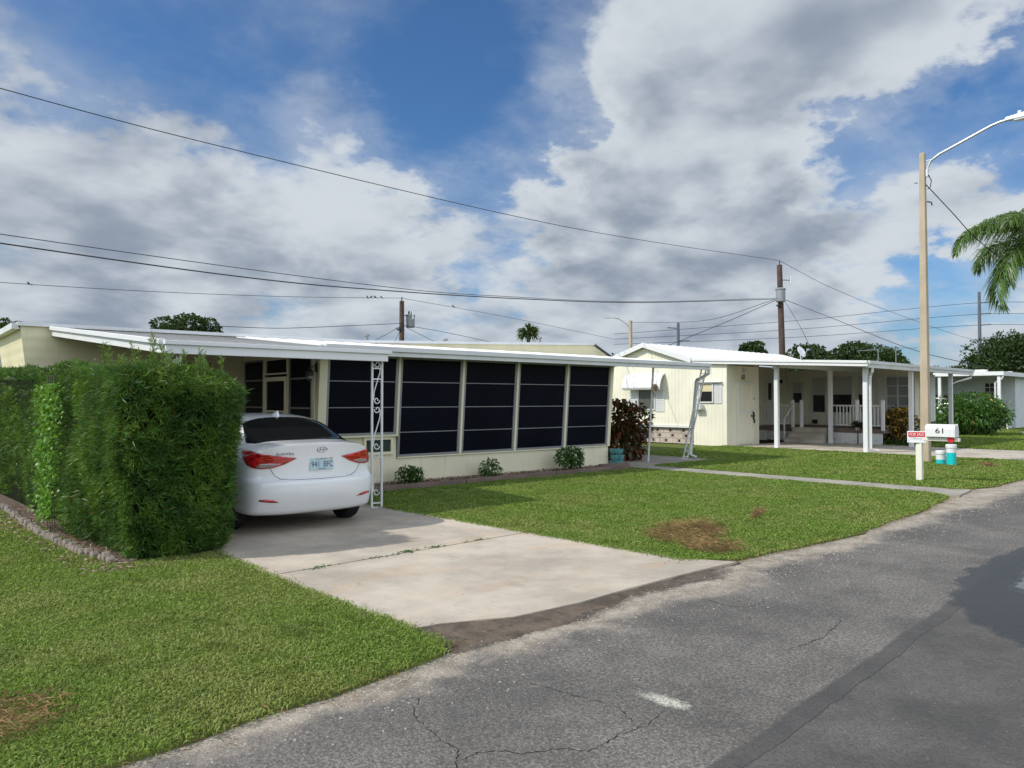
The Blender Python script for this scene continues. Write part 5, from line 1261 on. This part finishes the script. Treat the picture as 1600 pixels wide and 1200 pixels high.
# dish and aerials
ds = thing('satellite_dish', 'white satellite dish on the white roof beside the brown utility pole', 'satellite dish', (27.0, 13.0, 2.95))
mb = MB(); mb.tube([(0, 0, 0), (0, 0, .32)], .02, 6); mb.build('mast', M['galv'], ds)
mb = MB(); nrm_ = Vector((-.10, -.88, .43)).normalized(); a_ = nrm_.orthogonal().normalized(); b_ = nrm_.cross(a_); ctr = Vector((0, 0, .42)); vs = []; fs = []
for r, dpt in ((0.0, .0), (.10, .010), (.17, .028), (.22, .048)):
    for k in range(20):
        t = 2 * math.pi * k / 20; vs.append(ctr + (a_ * math.cos(t) + b_ * math.sin(t)) * r + nrm_ * dpt)
for i in range(3):
    for k in range(20): fs.append((i * 20 + k, i * 20 + (k + 1) % 20, (i + 1) * 20 + (k + 1) % 20, (i + 1) * 20 + k))
mb.add(vs, fs); q = mb.build('dish', M['white_plastic'], ds, True); md = q.modifiers.new('t', 'SOLIDIFY'); md.thickness = .012
mb = MB(); mb.bar(ctr - Vector((0, 0, .26)), ctr + nrm_ * .34 - Vector((0, 0, .06)), .02); mb.box(*[v for c, w_ in zip(ctr + nrm_ * .34 - Vector((0, 0, .06)), (.04, .04, .035)) for v in (c - w_, c + w_)]); mb.build('feed_arm', M['grey_box'], ds)
an = thing('roof_aerial', 'thin grey bent rod aerial on the bungalow roof in front of the oak', 'aerial', (31.0, 11.75, 2.86))
mb = MB(); mb.tube([(0, 0, 0), (0, 0, .75)], .014, 5); mb.tube([(0, 0, .74), (-.9, .45, .66)], .012, 5); mb.tube([(0, 0, .3), (-.8, .5, .12)], .012, 5); mb.build('rod', M['alu'], an)
an = thing('television_aerial', 'tall T shaped television aerial standing behind the street light pole', 'aerial', (37.2, 13.3, 0))
mb = MB(); mb.tube([(0, 0, 0), (0, 0, 4.05)], .02, 6); mb.build('mast', M['alu'], an)
mb = MB(); mb.tube([(-.45, .5, 4.02), (.65, -.7, 4.02)], .012, 5); mb.tube([(0, 0, 3.0), (.65, -.7, 3.0)], .010, 5)
for k in range(6): t = -.4 + k * .2; mb.tube([(t * .9 - .12, -t - .12, 4.03), (t * .9 + .12, -t + .12, 4.03)], .008, 4)
mb.build('boom', M['alu'], an)

# neighbour's planting
bush('croton_shrub', 'croton bush with yellow orange leaves beside the white porch railing', 'shrub', (29.3, 10.15, 0), 1.0, .60, 1.25, 1300, .20, .085, M['croton'], up=.35, stems=8, lump=8)
bush('shrub', 'small mixed green shrub between the street light pole and white corner post', 'shrub', (31.4, 9.9, 0), .6, .4, .9, 420, .14, .06, M['bush_bright'])
bush('shrub', 'big rounded bright green bush with yellow blossoms on the neighbouring lawn', 'shrub', (39.3, 11.0, 0), 1.95, 1.6, 1.8, 7500, .17, .085, M['bush_bright'], lump=14, stems=10)
sp = thing('cordyline', 'dark spiky plant standing in front of the white porch railing', 'plant', (27.75, 11.25, 0))
n = 60; t = rng.uniform(0, 6.28, n); el_ = rng.uniform(.1, 1.2, n)
leaves('foliage', np.tile([0, 0, .62], (n, 1)), np.stack([np.cos(t) * np.cos(el_), np.sin(t) * np.cos(el_), np.sin(el_)], 1), rng.uniform(.3, .48, n), .06, M['spiky'], sp, .35)
MB().tube([(0, 0, 0), (.02, 0, .65)], [.03, .02], 6).build('stem', M['bark'], sp)
n = 2600; gx = rng.uniform(28.05, 29.4, n); gy = rng.uniform(9.6, 12.3, n); t = rng.uniform(0, 6.28, n)
tag(leaves('groundcover', np.stack([gx, gy, np.zeros(n)], 1), np.stack([np.cos(t) * .5, np.sin(t) * .5, np.ones(n)], 1), rng.uniform(.15, .38, n), .03, M['cover'], None, .5), kind='stuff')
# lying white downspout end by the big bush
mb = MB(); mb.bar((41.1, 9.2, .10), (41.9, 8.75, .05), .12, .10); o = mb.build('drain_pipe', M['white_clean'], bevel=.01); tag(o, 'short white drain pipe lying on the grass beside the big green bush', 'pipe')

# ---------------------------------------------------------------- third house
h3 = thing('white_house', 'white house with flat carport roof beyond the big green bush', 'house', (45, 10.86, 0))
class M3(MB):
    def build(s, name, mat, parent=None, **k):
        s.v = [(v[0] - 45, v[1] - 10.86, v[2]) for v in s.v]; return MB.build(s, name, mat, parent if parent is not None else h3, **k)
M['white_wall'] = siding('white_siding', (.60, .62, .62), 1, .2, depth=.006)
mb = M3(); mb.box(49.5, 49.62, 11.4, 22, 0, 3.0); mb.box(49.62, 60, 11.4, 11.52, 0, 2.9); mb.box(59.9, 60, 11.52, 22, 0, 3.0); mb.box(49.62, 59.9, 21.9, 22, 0, 3.0); mb.build('wall', M['white_wall'])
mb = M3(); mb.box(45.05, 60.3, 10.95, 22.3, 2.93, 3.06); mb.box(47, 47.5, 12.2, 12.7, 3.06, 3.26); mb.box(49.2, 49.5, 11.5, 12.0, 3.06, 3.20); mb.build('roof', M['roof_white'])
mb = M3(); mb.box(45.0, 45.048, 10.86, 22.3, 2.88, 3.08); mb.box(45.05, 60.3, 10.86, 10.945, 2.86, 3.08); mb.build('fascia', M['white_clean'])
for x_, y_ in ((45.15, 11.1), (45.15, 13.9), (45.15, 17.0)):
    mb = M3(); mb.box(x_ - .07, x_ + .07, y_ - .07, y_ + .07, 0, 2.92); mb.build('carport_post', M['white_clean'])
mb = M3(); mb.tube([(45.1, 10.9, 2.86), (45.1, 10.95, 2.7), (45.25, 11.3, 2.5), (45.25, 11.3, .1)], .05, 8); mb.build('downspout', M['white'], smooth=True)
def w3(y0, y1, z0, z1, **k): return framed_x(y0 - 10.86, y1 - 10.86, z0, z1, 49.5 - 45.0 - .002, h3, M['white'], M['glass_dark'], **k)
w3(12.1, 12.9, 1.5, 2.6, rails=(1.77, 2.05, 2.32), mull=(12.37 - 10.86, 12.63 - 10.86)); w3(13.9, 14.7, 1.4, 2.0); w3(15.6, 16.8, 1.4, 2.5, rails=(1.95,)); w3(18.2, 19.6, 1.2, 2.5)
mb = M3()
for k in range(4): mb.box(48.3, 49.4, 11.55 + 0, 12.6, .02 + .16 * k, .15 * (k + 1)) if k == 0 else mb.box(48.3 + .27 * k, 49.4, 11.55, 12.6, .155 * k, .155 * (k + 1) - .003)
mb.build('steps', M['white'])
mb = M3(); mb.bar((48.2, 11.6, .1), (48.2, 11.6, 1.1), .09); mb.bar((48.2, 11.6, 1.05), (49.4, 11.6, 1.65), .05, .06); mb.bar((48.2, 12.6, .1), (48.2, 12.6, 1.1), .07)
for z in (.35, .6): mb.bar((47.0, 11.2, z), (48.2, 11.2, z), .03, .05)
mb.bar((47.0, 11.2, 0), (47.0, 11.2, .9), .07); mb.build('step_rail', M['white'])
# dark car parked under that carport
dc = copy_tree(car); dc.scale = (1.06, 1.03, 1.33); dc.location = (46.7, 12.4, .02); dc.rotation_euler = (0, 0, R(0)); dc['label'] = 'dark tall car under the white house carport half hidden by the green bush'
body_src = None
for ch in dc.children:
    if ch.name.split('.')[0] in ('body', 'aerial', 'wing_mirror'):
        ch.data = ch.data.copy(); ch.data.materials.clear(); ch.data.materials.append(M['car_dark'])
# the dark car carries no readable plate or lettering
for ch in list(dc.children):
    if ch.name.split('.')[0] in ('model_lettering', 'badge', 'number_plate'):
        for g_ in list(ch.children): bpy.data.objects.remove(g_)
        bpy.data.objects.remove(ch)

# ---------------------------------------------------------------- mailbox, sign, pipes
mp = thing('mailbox', 'white mailbox with number 61 on a white wooden post by the road', 'mailbox', (16.18, 5.36, 0))
mb = MB(); mb.box(-.055, .055, -.055, .055, 0, .875); mb.build('post', M['post_white'], mp, bevel=.006)
mb = MB(); mb.box(-.045, .045, -.72, -.058, .80, .87); mb.bar((0, -.05, .55), (0, -.42, .80), .05) if False else None; mb.build('arm', M['post_white'], mp, bevel=.006)
mb = MB(); w = .115; pr = [(-w, 0), (w, 0), (w, .15)] + [(w * math.cos(t), .15 + .095 * math.sin(t)) for t in [math.pi * k / 12 for k in range(1, 12)]] + [(-w, .15)]
mb.prism(pr, lambda a, b_, d: (a, d, .885 + b_), -.645, -.14); bx = mb.build('box', M['white_clean'], mp, bevel=.004)
mb = MB(); mb.prism([(a * 1.04, b_ * 1.02 - .002) for a, b_ in pr], lambda a, b_, d: (a, d, .885 + b_), -.665, -.646); mb.box(-.02, .02, -.685, -.665, 1.10, 1.14); mb.build('door', M['white_clean'], mp)
text_mesh('61', .145, M['numeral'], 'number', bx, (-.117, -.41, 1.0), (R(90), 0, R(-90)), .003, sx=1.25)
mb = MB(); mb.prism([(.06 * math.cos(t), .06 * math.sin(t)) for t in [2 * math.pi * k / 20 for k in range(20)]], lambda a, b_, d: (d, a, b_), -.07, -.05); fl = mb.build('flag', M['red'], mp); fl.location = (0, -.58, .84)
sg = thing('for_sale_sign', 'red and white for sale sign nailed to the mailbox post', 'sign', (16.115, 5.335, .78), R(0))
sg.rotation_euler = (0, 0, R(-72)); sg.location = (16.108, 5.385, .775); sg.scale = (.9, 1, .95)
mb = MB(); mb.box(-.185, .185, -.012, 0, -.02, .22); mb.build('board', M['white_plastic'], sg, bevel=.003)
mb = MB(); mb.box(-.165, .165, -.015, -.0125, .10, .20); rb = mb.build('red_band', M['red'], sg)
text_mesh('FOR SALE', .083, M['white_plastic'], 'lettering', rb, (0, -.0155, .15), (R(90), 0, 0), .001, sx=.80)
mb = MB()
for z, a, c_ in ((.078, -.15, -.02), (.060, -.06, .10)): mb.box(a, c_, -.0145, -.0125, z, z + .008)
mb.box(-.16, .16, -.014, -.0125, .038, .042); mb.box(-.16, -.15, -.014, -.0125, -.005, .038); mb.box(.15, .16, -.014, -.0125, -.005, .038); mb.build('fine_print', M['grey_print'], sg)
for nm, x_, y_, h_, hw in (('taller turquoise pipe with white cap', 20.42, 6.05, .52, .20), ('shorter turquoise pipe with white cap', 20.57, 6.33, .35, .22)):
    c = thing('capped_pipe', nm + ' in grass beside the street light pole', 'pipe', (x_, y_, 0))
    MB().lathe([(.105, 0), (.105, h_ - hw)], (0, 0, 0), 24).build('pipe', M['turq'], c, True)
    MB().lathe([(.108, h_ - hw), (.108, h_ - .085), (.122, h_ - .084), (.122, h_ - .015), (.108, h_), (.0, h_)], (0, 0, 0), 24).build('cap', M['white_clean'], c, True)

# ---------------------------------------------------------------- poles and wires
sp_ = thing('street_light', 'tall square concrete street light pole with curved arm by the mailbox', 'street light', (21.1, 6.84, 0))
mb = MB(); mb.hexa([(-.105, -.105, 0), (.105, -.105, 0), (.105, .105, 0), (-.105, .105, 0)], [(-.065, -.065, 8.0), (.065, -.065, 8.0), (.065, .065, 8.0), (-.065, .065, 8.0)]); mb.build('pole', M['concrete_pole'], sp_, bevel=.02)
mb = MB(); mb.tube([(0, -.12, 7.40), (0, -.13, 7.62), (0, -.20, 7.76), (0, -.40, 7.88), (0, -1.55, 8.30), (0, -1.75, 8.345), (0, -2.0, 8.36)], .033, 10); mb.bar((0, -.09, 7.78), (0, -.30, 7.80), .02); mb.box(-.05, .05, -.135, -.088, 7.36, 7.55); mb.build('arm', M['galv'], sp_, True)
mb = MB(); mb.hexa([(-.05, -1.85, 8.33), (.05, -1.85, 8.33), (.13, -2.55, 8.30), (-.13, -2.55, 8.30)], [(-.045, -1.85, 8.42), (.045, -1.85, 8.42), (.09, -2.5, 8.46), (-.09, -2.5, 8.46)]); hd = mb.build('lamp_head', M['galv'], sp_, bevel=.02)
MB().box(-.09, .09, -2.5, -2.05, 8.285, 8.30).build('lens', M['white_plastic'], hd); MB().lathe([(.04, 0), (.04, .07), (.0, .08)], (0, -2.15, 8.44), 10).build('photocell', M['white_plastic'], hd, True)
mb = MB(); mb.tube([(0, -.12, 7.45), (.02, -.20, 7.25), (.02, -.17, 7.08), (0, -.11, 7.04)], .012, 6); mb.tube([(0, .12, 7.25), (0, .20, 7.26)], .012, 5); mb.tube([(0, -.10, 6.72), (0, -.2, 6.68), (0, -.22, 6.6)], .018, 5); mb.build('bracket_cable', M['wire'], sp_)

def utility_pole(loc, top, r, label, can_z, can_off, cut=True):
    o = thing('utility_pole', label, 'utility pole', loc)
    t = Vector(top) - Vector(loc)
    MB().tube([(0, 0, -.2), tuple(t * .5), tuple(t)], [r * 1.15, r, r * .85], 12).build('pole', M['wood_pole'], o, True)
    f = can_z / t.z; c = t * f
    tf = MB(); tf.lathe([(.20, 0), (.24, .03), (.24, .62), (.27, .64), (.27, .70), (.12, .76)], (c.x + can_off[0], c.y + can_off[1], can_z), 16); tf = tf.build('transformer', M['grey_box'], o, True)
    mb = MB()
    for s_ in (-.1, .1): mb.lathe([(.04, 0), (.05, .1), (.02, .2)], (c.x + can_off[0] + s_, c.y + can_off[1], can_z + .74), 8)
    mb.build('bushing', M['wire'], tf)
    mb = MB(); mb.bar((c.x * 1.0, c.y, can_z - .05), (c.x - .45, c.y - .1, can_z - .1), .05); mb.box(c.x - .25, c.x + .1, c.y - .12, c.y + .12, can_z - .2, can_z - .12); mb.build('bracket', M['wire'], o)
    if cut:
        mb = MB(); mb.tube([tuple(t), (t.x, t.y, t.z + .22)], .03, 6); mb.tube([(t.x, t.y, t.z - .8), (t.x + .5, t.y - .35, t.z - .8)], .02, 5); mb.build('pin', M['wire'], o)
        mb = MB(); mb.lathe([(.05, 0), (.05, .45)], (t.x + .5, t.y - .35, t.z - 1.0), 8); mb.build('fuse', M['white_plastic'], o)
    return o
utility_pole((37.95, 19.18, 0), (37.65, 19.25, 8.75), .16, 'brown wooden utility pole with grey transformer behind the white roofed bungalow', 6.75, (-.27, -.14))
utility_pole((24.34, 34.7, 0), (24.30, 34.66, 7.1), .15, 'distant wooden utility pole with transformer seen over the cream roof', 5.65, (.50, -.12), True)
def light_far():
    o = thing('street_light', 'distant street light with short arm beyond the cream trailer roof', 'street light', (47.98, 37.1, 0))
    MB().bar((0, 0, 0), (-.03, -.03, 7.9), .2).build('pole', M['concrete_pole'], o)
    MB().tube([(0, 0, 7.3), (-.25, .2, 7.65), (-.7, .6, 8.05), (-1.0, .9, 8.15)], .04, 6).build('arm', M['galv'], o)
    mb = MB(); mb.bar((-.85, .75, 8.14), (-1.55, 1.4, 8.16), .24, .12); mb.build('lamp_head', M['galv'], o)
light_far()
for (loc, h_, arms, lab) in (((80.3, 54.6, 0), 11.3, (9.0, 10.6), 'distant steel transmission pole with side arms above the gable of the bungalow'), ((107.8, 28.55, 0), 15.2, (11.0, 12.4, 13.8), 'distant steel transmission pole rising behind the oak and palm')):
    o = thing('transmission_pole', lab, 'utility pole', loc)
    MB().tube([(0, 0, 0), (0, 0, h_)], [.26, .17], 10).build('pole', M['steel_far'], o)
    mb = MB()
    for z in arms: mb.bar((0, 0, z), (1.0, -1.0, z + .1), .12) if z != arms[1] or h_ > 12 else mb.bar((0, 0, z), (-1.0, .9, z + .1), .12)
    mb.build('cross_arm', M['steel_far'], o)
o = thing('utility_pole', 'brown wooden pole at the edge of the big oak on the far lawn', 'utility pole', (64.9, 14.05, 0)); MB().tube([(0, 0, 0), (-.1, .05, 6.6)], [.17, .13], 10).build('pole', M['wood_pole'], o, True)
MB().bar((-.5, .4, 6.3), (.3, -.3, 6.3), .08).build('cross_arm', M['wood_pole'], o)

def wire(pts, r, label, sag=0.0, name='power_line'):
    P = [Vector(p) for p in pts]; out = []
    for i in range(len(P) - 1):
        p0 = P[i - 1] if i else P[i] * 2 - P[i + 1]; p3 = P[i + 2] if i + 2 < len(P) else P[i + 1] * 2 - P[i]
        for k in range(8):
            t = k / 8; a, b_ = P[i], P[i + 1]
            q = .5 * ((2 * a) + (b_ - p0) * t + (2 * p0 - 5 * a + 4 * b_ - p3) * t * t + (3 * a - p0 - 3 * b_ + p3) * t ** 3)
            if sag and len(P) == 2: q.z -= sag * 4 * t * (1 - t)
            out.append(q)
    out.append(P[-1]); org = out[0].copy(); mb = MB(); mb.tube([p - org for p in out], r, 6); o = mb.build(name, M['wire']); o.location = org
    return tag(o, label, 'cable', 'overhead lines')
wire([(-8, 19.2, 8.9), (3.04, 19.2, 8.28), (8.76, 19.2, 8.12), (18.13, 19.2, 8.08), (25.49, 19.2, 8.30), (37.6, 19.22, 8.97)], .011, 'highest black power line running up to top of the near utility pole')
wire([(-8, 19.0, 5.5), (3.04, 19.0, 5.11), (12.68, 19.0, 4.99), (17.94, 19.0, 5.18), (25.21, 19.0, 5.66), (37.3, 19.1, 6.95)], .010, 'upper of the two thick lines strung just above the cream home')
wire([(-8, 19.3, 5.4), (3.09, 19.3, 4.97), (8.83, 19.3, 4.84), (12.88, 19.3, 4.93), (18.22, 19.3, 5.18), (25.61, 19.3, 5.69), (37.4, 19.3, 6.92)], .017, 'lower thick black cable strung just above the cream home')
wire([(-12, 34.7, 5.9), (5.58, 34.7, 6.14), (15.87, 34.7, 6.60), (24.33, 34.7, 7.27)], .012, 'thin line with perched birds ending at the distant wooden pole')
wire([(24.33, 34.7, 7.27), (32.76, 34.7, 6.79), (42.98, 34.7, 6.01)], .011, 'thin line leaving the distant wooden pole past the fan palm')
wire([(11.8, 33.7, 3.2), (12.3, 33.7, 4.72), (17.03, 33.7, 5.05), (24.3, 34.5, 5.85)], .016, 'service line just above the roof left of the distant wooden pole')
wire([(24.34, 34.5, 5.75), (26.81, 33.7, 5.42), (31.5, 33.7, 4.9)], .014, 'service line dropping right from the distant wooden pole')
for a, lab in (((21.6, 33.6, 4.6), 'leftmost service drop under the distant wooden pole'), ((22.9, 33.4, 4.6), 'second service drop under the distant wooden pole'), ((26.6, 33.6, 4.6), 'short service drop falling right under the distant wooden pole')):
    wire([(24.3, 34.6, 5.75), tuple((Vector((24.3, 34.6, 5.7)) + Vector(a)) / 2), a], .013, lab)
wire([(37.7, 19.25, 8.97), (46.2, 20.2, 8.5), (56.2, 20.06, 7.69), (66.2, 18.89, 6.62), (72, 18, 6.3)], .012, 'thin line falling right from top of the near utility pole')
wire([(38.1, 19.2, 6.95), (38.27, 16.75, 5.78), (36.5, 12.4, 3.9), (35.2, 9.0, 2.9)], .015, 'thick drop line from transformer passing behind the street light pole')
wire([(38.05, 19.2, 6.9), (35.27, 17.0, 5.17), (31.54, 14.5, 3.3)], .012, 'steep drop line from transformer to the bungalow roof')
wire([(37.4, 19.2, 6.9), (34.46, 20.7, 5.54), (31.0, 23.0, 3.9)], .015, 'drop line from transformer down behind the gable')
wire([(37.4, 19.4, 6.9), (43.02, 27.25, 6.80), (47.9, 37.0, 7.75)], .014, 'line from near utility pole to the distant street light')
for k, (pp, lab) in enumerate((([(74.48, 60.12, 9.89), (91.14, 44.34, 11.6), (107.79, 28.55, 13.83), (116, 20.0, 13.5)], 'highest of three transmission lines'), ([(74.49, 60.13, 9.25), (91.15, 44.35, 10.5), (107.81, 28.58, 12.39), (116, 20, 12.1)], 'middle one of three transmission lines'), ([(74.5, 60.14, 8.6), (91.17, 44.37, 9.5), (107.83, 28.6, 11.02), (116, 20, 10.8)], 'lowest of three transmission lines'))):
    wire(pp, .028, lab + ' far beyond the bungalow roof')
wire([(21.1, 6.76, 7.16), (22.9, 6.65, 6.68), (24.3, 6.5, 6.21), (27, 6.2, 5.6)], .013, 'thin cable from street light pole to the tall palm')

def bird(loc, rz, label, grp, s=.75):
    o = thing('bird', label, 'bird', loc, rz, grp)
    mb = MB(); mb.tube([(-.13, 0, .0), (-.07, 0, .035), (-.02, 0, .065), (.03, 0, .09), (.055, 0, .125), (.085, 0, .135), (.115, 0, .13)], [.008, .025, .045, .045, .026, .026, .004], 8)
    mb.tube([(-.09, 0, .02), (-.22, 0, -.05)], [.02, .012], 6)
    for y_ in (-.02, .02): mb.tube([(0, y_, .04), (.005, y_, .0)], .005, 4)
    b_ = mb.build('body', M['bird'], o, True); b_.scale = (s, s, s)
for k, (p, lab) in enumerate((((22.09, 34.7, 7.08), 'first bird from left in the row of four on the line'), ((22.33, 34.7, 7.10), 'second bird in the row of four on the line'), ((22.58, 34.7, 7.12), 'third bird in the row of four on the line'), ((22.98, 34.7, 7.15), 'bird of the row of four perched nearest the distant pole'), ((27.98, 34.7, 7.08), 'lone small bird on the line right of the distant pole'), ((6.53, 34.7, 6.15), 'lone small bird on the line far left above the oak'))):
    bird(p, random.uniform(0, 6), lab, 'birds on the wires')

# ---------------------------------------------------------------- trees
def oak(label, loc, h, rx, n_, mat='oak', trunk_h=.35, leaf=.42, lumps=22, seed=0, flat=.6):
    global rng
    n = int(n_ * 2.0); keep = rng; rng = np.random.default_rng(100 + seed)
    o = thing('oak_tree', label, 'tree', loc)
    ch = h * (1 - trunk_h); C = sph(lumps); C[:, 2] = np.abs(C[:, 2]) * 1.0 - .35
    C = C * np.array([rx * .8, rx * .8, ch * .5]) * rng.uniform(.55, .92, (lumps, 1)) + np.array([0, 0, h * trunk_h + ch * .47])
    rl = rng.uniform(.20, .36, lumps) * rx
    idx = rng.integers(0, lumps, n); d = sph(n); r_ = rng.uniform(.5, 1.0, n)[:, None] ** .5
    P = C[idx] + d * r_ * rl[idx][:, None] * np.array([1, 1, flat]); P[:, 2] = np.minimum(P[:, 2], h)
    leaves('crown', P, d + rng.normal(0, .6, (n, 3)) + np.array([0, 0, .2]), leaf * .72 * rng.uniform(.5, 1.2, n), leaf * .45 * rng.uniform(.7, 1.2, n), M[mat], o, .2, .2)
    mb = MB(); tr = h * .03 + .1
    mb.tube([(0, 0, -.1), (.1, 0, h * trunk_h * .6), (0, .1, h * trunk_h)], [tr * 1.3, tr, tr * .85], 9)
    for k in range(min(8, lumps)): mb.tube([(0, .1, h * trunk_h * .9), tuple(C[k] * np.array([.45, .45, 1]) * .5 + np.array([0, 0, h * trunk_h * .45])), tuple(C[k])], [tr * .6, tr * .35, tr * .1], 6)
    mb.build('trunk', M['bark'], o); rng = keep
    return o
oak('round topped dark oak rising behind the grey carport roof', (25.9, 71.6, 0), 11.3, 3.9, 2600, seed=1, leaf=.5, lumps=16)
oak('low dark treetop just visible at far left above the trailer', (14.8, 89, 0), 12.0, 3.0, 900, seed=2, leaf=.6)
oak('low dark treetops beside the round oak behind the roof', (25.5, 84, 0), 9.9, 3.8, 900, seed=3, leaf=.6)
oak('low treetop between the cream trailer and the bungalow gable', (47, 38, 0), 5.9, 2.0, 800, seed=4, leaf=.35)
oak('dark oak standing left of the brown utility pole', (57.4, 31.6, 0), 7.3, 1.9, 1700, seed=5, leaf=.4, lumps=14)
oak('dark spreading oak standing right of the brown utility pole', (61.5, 28.9, 0), 6.9, 2.9, 2000, seed=6, leaf=.4)
oak('broad dark oak behind the bungalow roof aerial', (61.3, 24.4, 0), 7.1, 3.5, 2900, seed=7, leaf=.4)
oak('small distant treetop behind the T shaped television aerial', (77, 23.6, 0), 5.2, 3.0, 1200, seed=8, leaf=.45)
oak('very large dark oak behind the white house', (71.2, 16.2, 0), 8.4, 4.6, 7000, seed=9, leaf=.38, lumps=60, trunk_h=.12)
oak('large dark oak at right edge behind the white house', (73.0, 11.6, 0), 9.4, 5.2, 6000, seed=10, leaf=.38, lumps=56, trunk_h=.12)

# tall feather palm at the right
def feather_palm():
    o = thing('palm_tree', 'tall feathery palm with drooping green fronds at right', 'palm', (26.35, 5.25, 0))
    MB().tube([(0, 0, 0), (.05, 0, 2), (.0, 0, 4.2), (0, 0, 5.3)], [.19, .15, .13, .12], 12).build('trunk', M['concrete_pole'], o, True)
    MB().tube([(0, 0, 5.25), (0, 0, 6.0)], [.12, .07], 10).build('crown_shaft', M['bush'], o, True)
    fr = [(136, 48, 3.3, .92), (128, 62, 2.6, .9), (139, -2, 2.7, .95), (150, 20, 2.3, 1.1), (75, 40, 2.5, .9), (20, 45, 2.5, .9), (-40, 35, 2.5, 1.0), (-100, 45, 2.5, .9), (190, 50, 2.4, .9), (-10, 5, 2.3, 1.2), (240, 30, 2.4, 1.0), (60, 75, 2.2, .6), (165, 62, 2.4, .8)]
    for azd, eld, Ln, curl in fr:
        a = R(azd); hd = np.array([math.cos(a), math.sin(a), 0.0]); pts = []; p = np.array([0, 0, 5.95]); e = R(eld); m_ = 16
        for k in range(m_ + 1):
            pts.append(p.copy()); p = p + (hd * math.cos(e) + np.array([0, 0, 1.0]) * math.sin(e)) * Ln / m_; e -= curl * R(150) / m_ * (0.5 + k / m_)
        pts = np.array(pts); mb = MB(); mb.tube([tuple(q) for q in pts], [.024 * (1 - .8 * k / m_) for k in range(m_ + 1)], 5); f = mb.build('frond', M['palm'], o)
        PP, DD, LL = [], [], []
        sd_ = np.array([-hd[1], hd[0], 0])
        for k in range(1, m_):
            for j in range(14):
                t = (k + j / 14); i0 = int(t); ff = t - i0; q = pts[i0] * (1 - ff) + pts[min(i0 + 1, m_)] * ff; dr_ = pts[min(i0 + 1, m_)] - pts[i0]; dr_ /= np.linalg.norm(dr_)
                for s_ in (-1, 1):
                    PP.append(q); DD.append(sd_ * s_ * random.uniform(.5, 1.0) + dr_ * .55 + np.array([0, 0, random.uniform(-.75, .25)])); LL.append((.62 * math.sin(math.pi * min(1, (t / m_) * .85 + .12)) + .1) * random.uniform(.8, 1.15))
        leaves('leaflets', np.array(PP), np.array(DD), np.array(LL), .027, M['palm'], f, .45, .1)
    return o
feather_palm()
def fan_palm():
    o = thing('palm_tree', 'distant fan palm with round tuft above the cream roof', 'palm', (56.1, 56.9, 0))
    MB().tube([(0, 0, 0), (.1, 0, 4), (0, 0, 8.3)], [.25, .2, .2], 9).build('trunk', M['bark'], o, True)
    PP, DD, LL = [], [], []
    for k in range(46):
        d = sph(1)[0]; d[2] = abs(d[2]) * 1.3 - .45; d /= np.linalg.norm(d); c = np.array([0, 0, 8.6]) + d * random.uniform(.35, .95)
        for j in range(12): PP.append(c - d * .2); DD.append(d + rng.normal(0, .42, 3)); LL.append(random.uniform(.55, .95))
    leaves('crown', np.array(PP), np.array(DD), np.array(LL), .12, M['palm_far'], o, .25, .1)
    mb = MB()
    for k in range(10): t = k * .63; mb.tube([(0, 0, 8.2), (math.cos(t) * .4, math.sin(t) * .4, 8.5)], .04, 4)
    mb.build('leaf_bases', M['bark'], o)
fan_palm()

scene.cycles.use_denoising = True
scene.cycles.max_bounces = 6
scene.cycles.transparent_max_bounces = 6
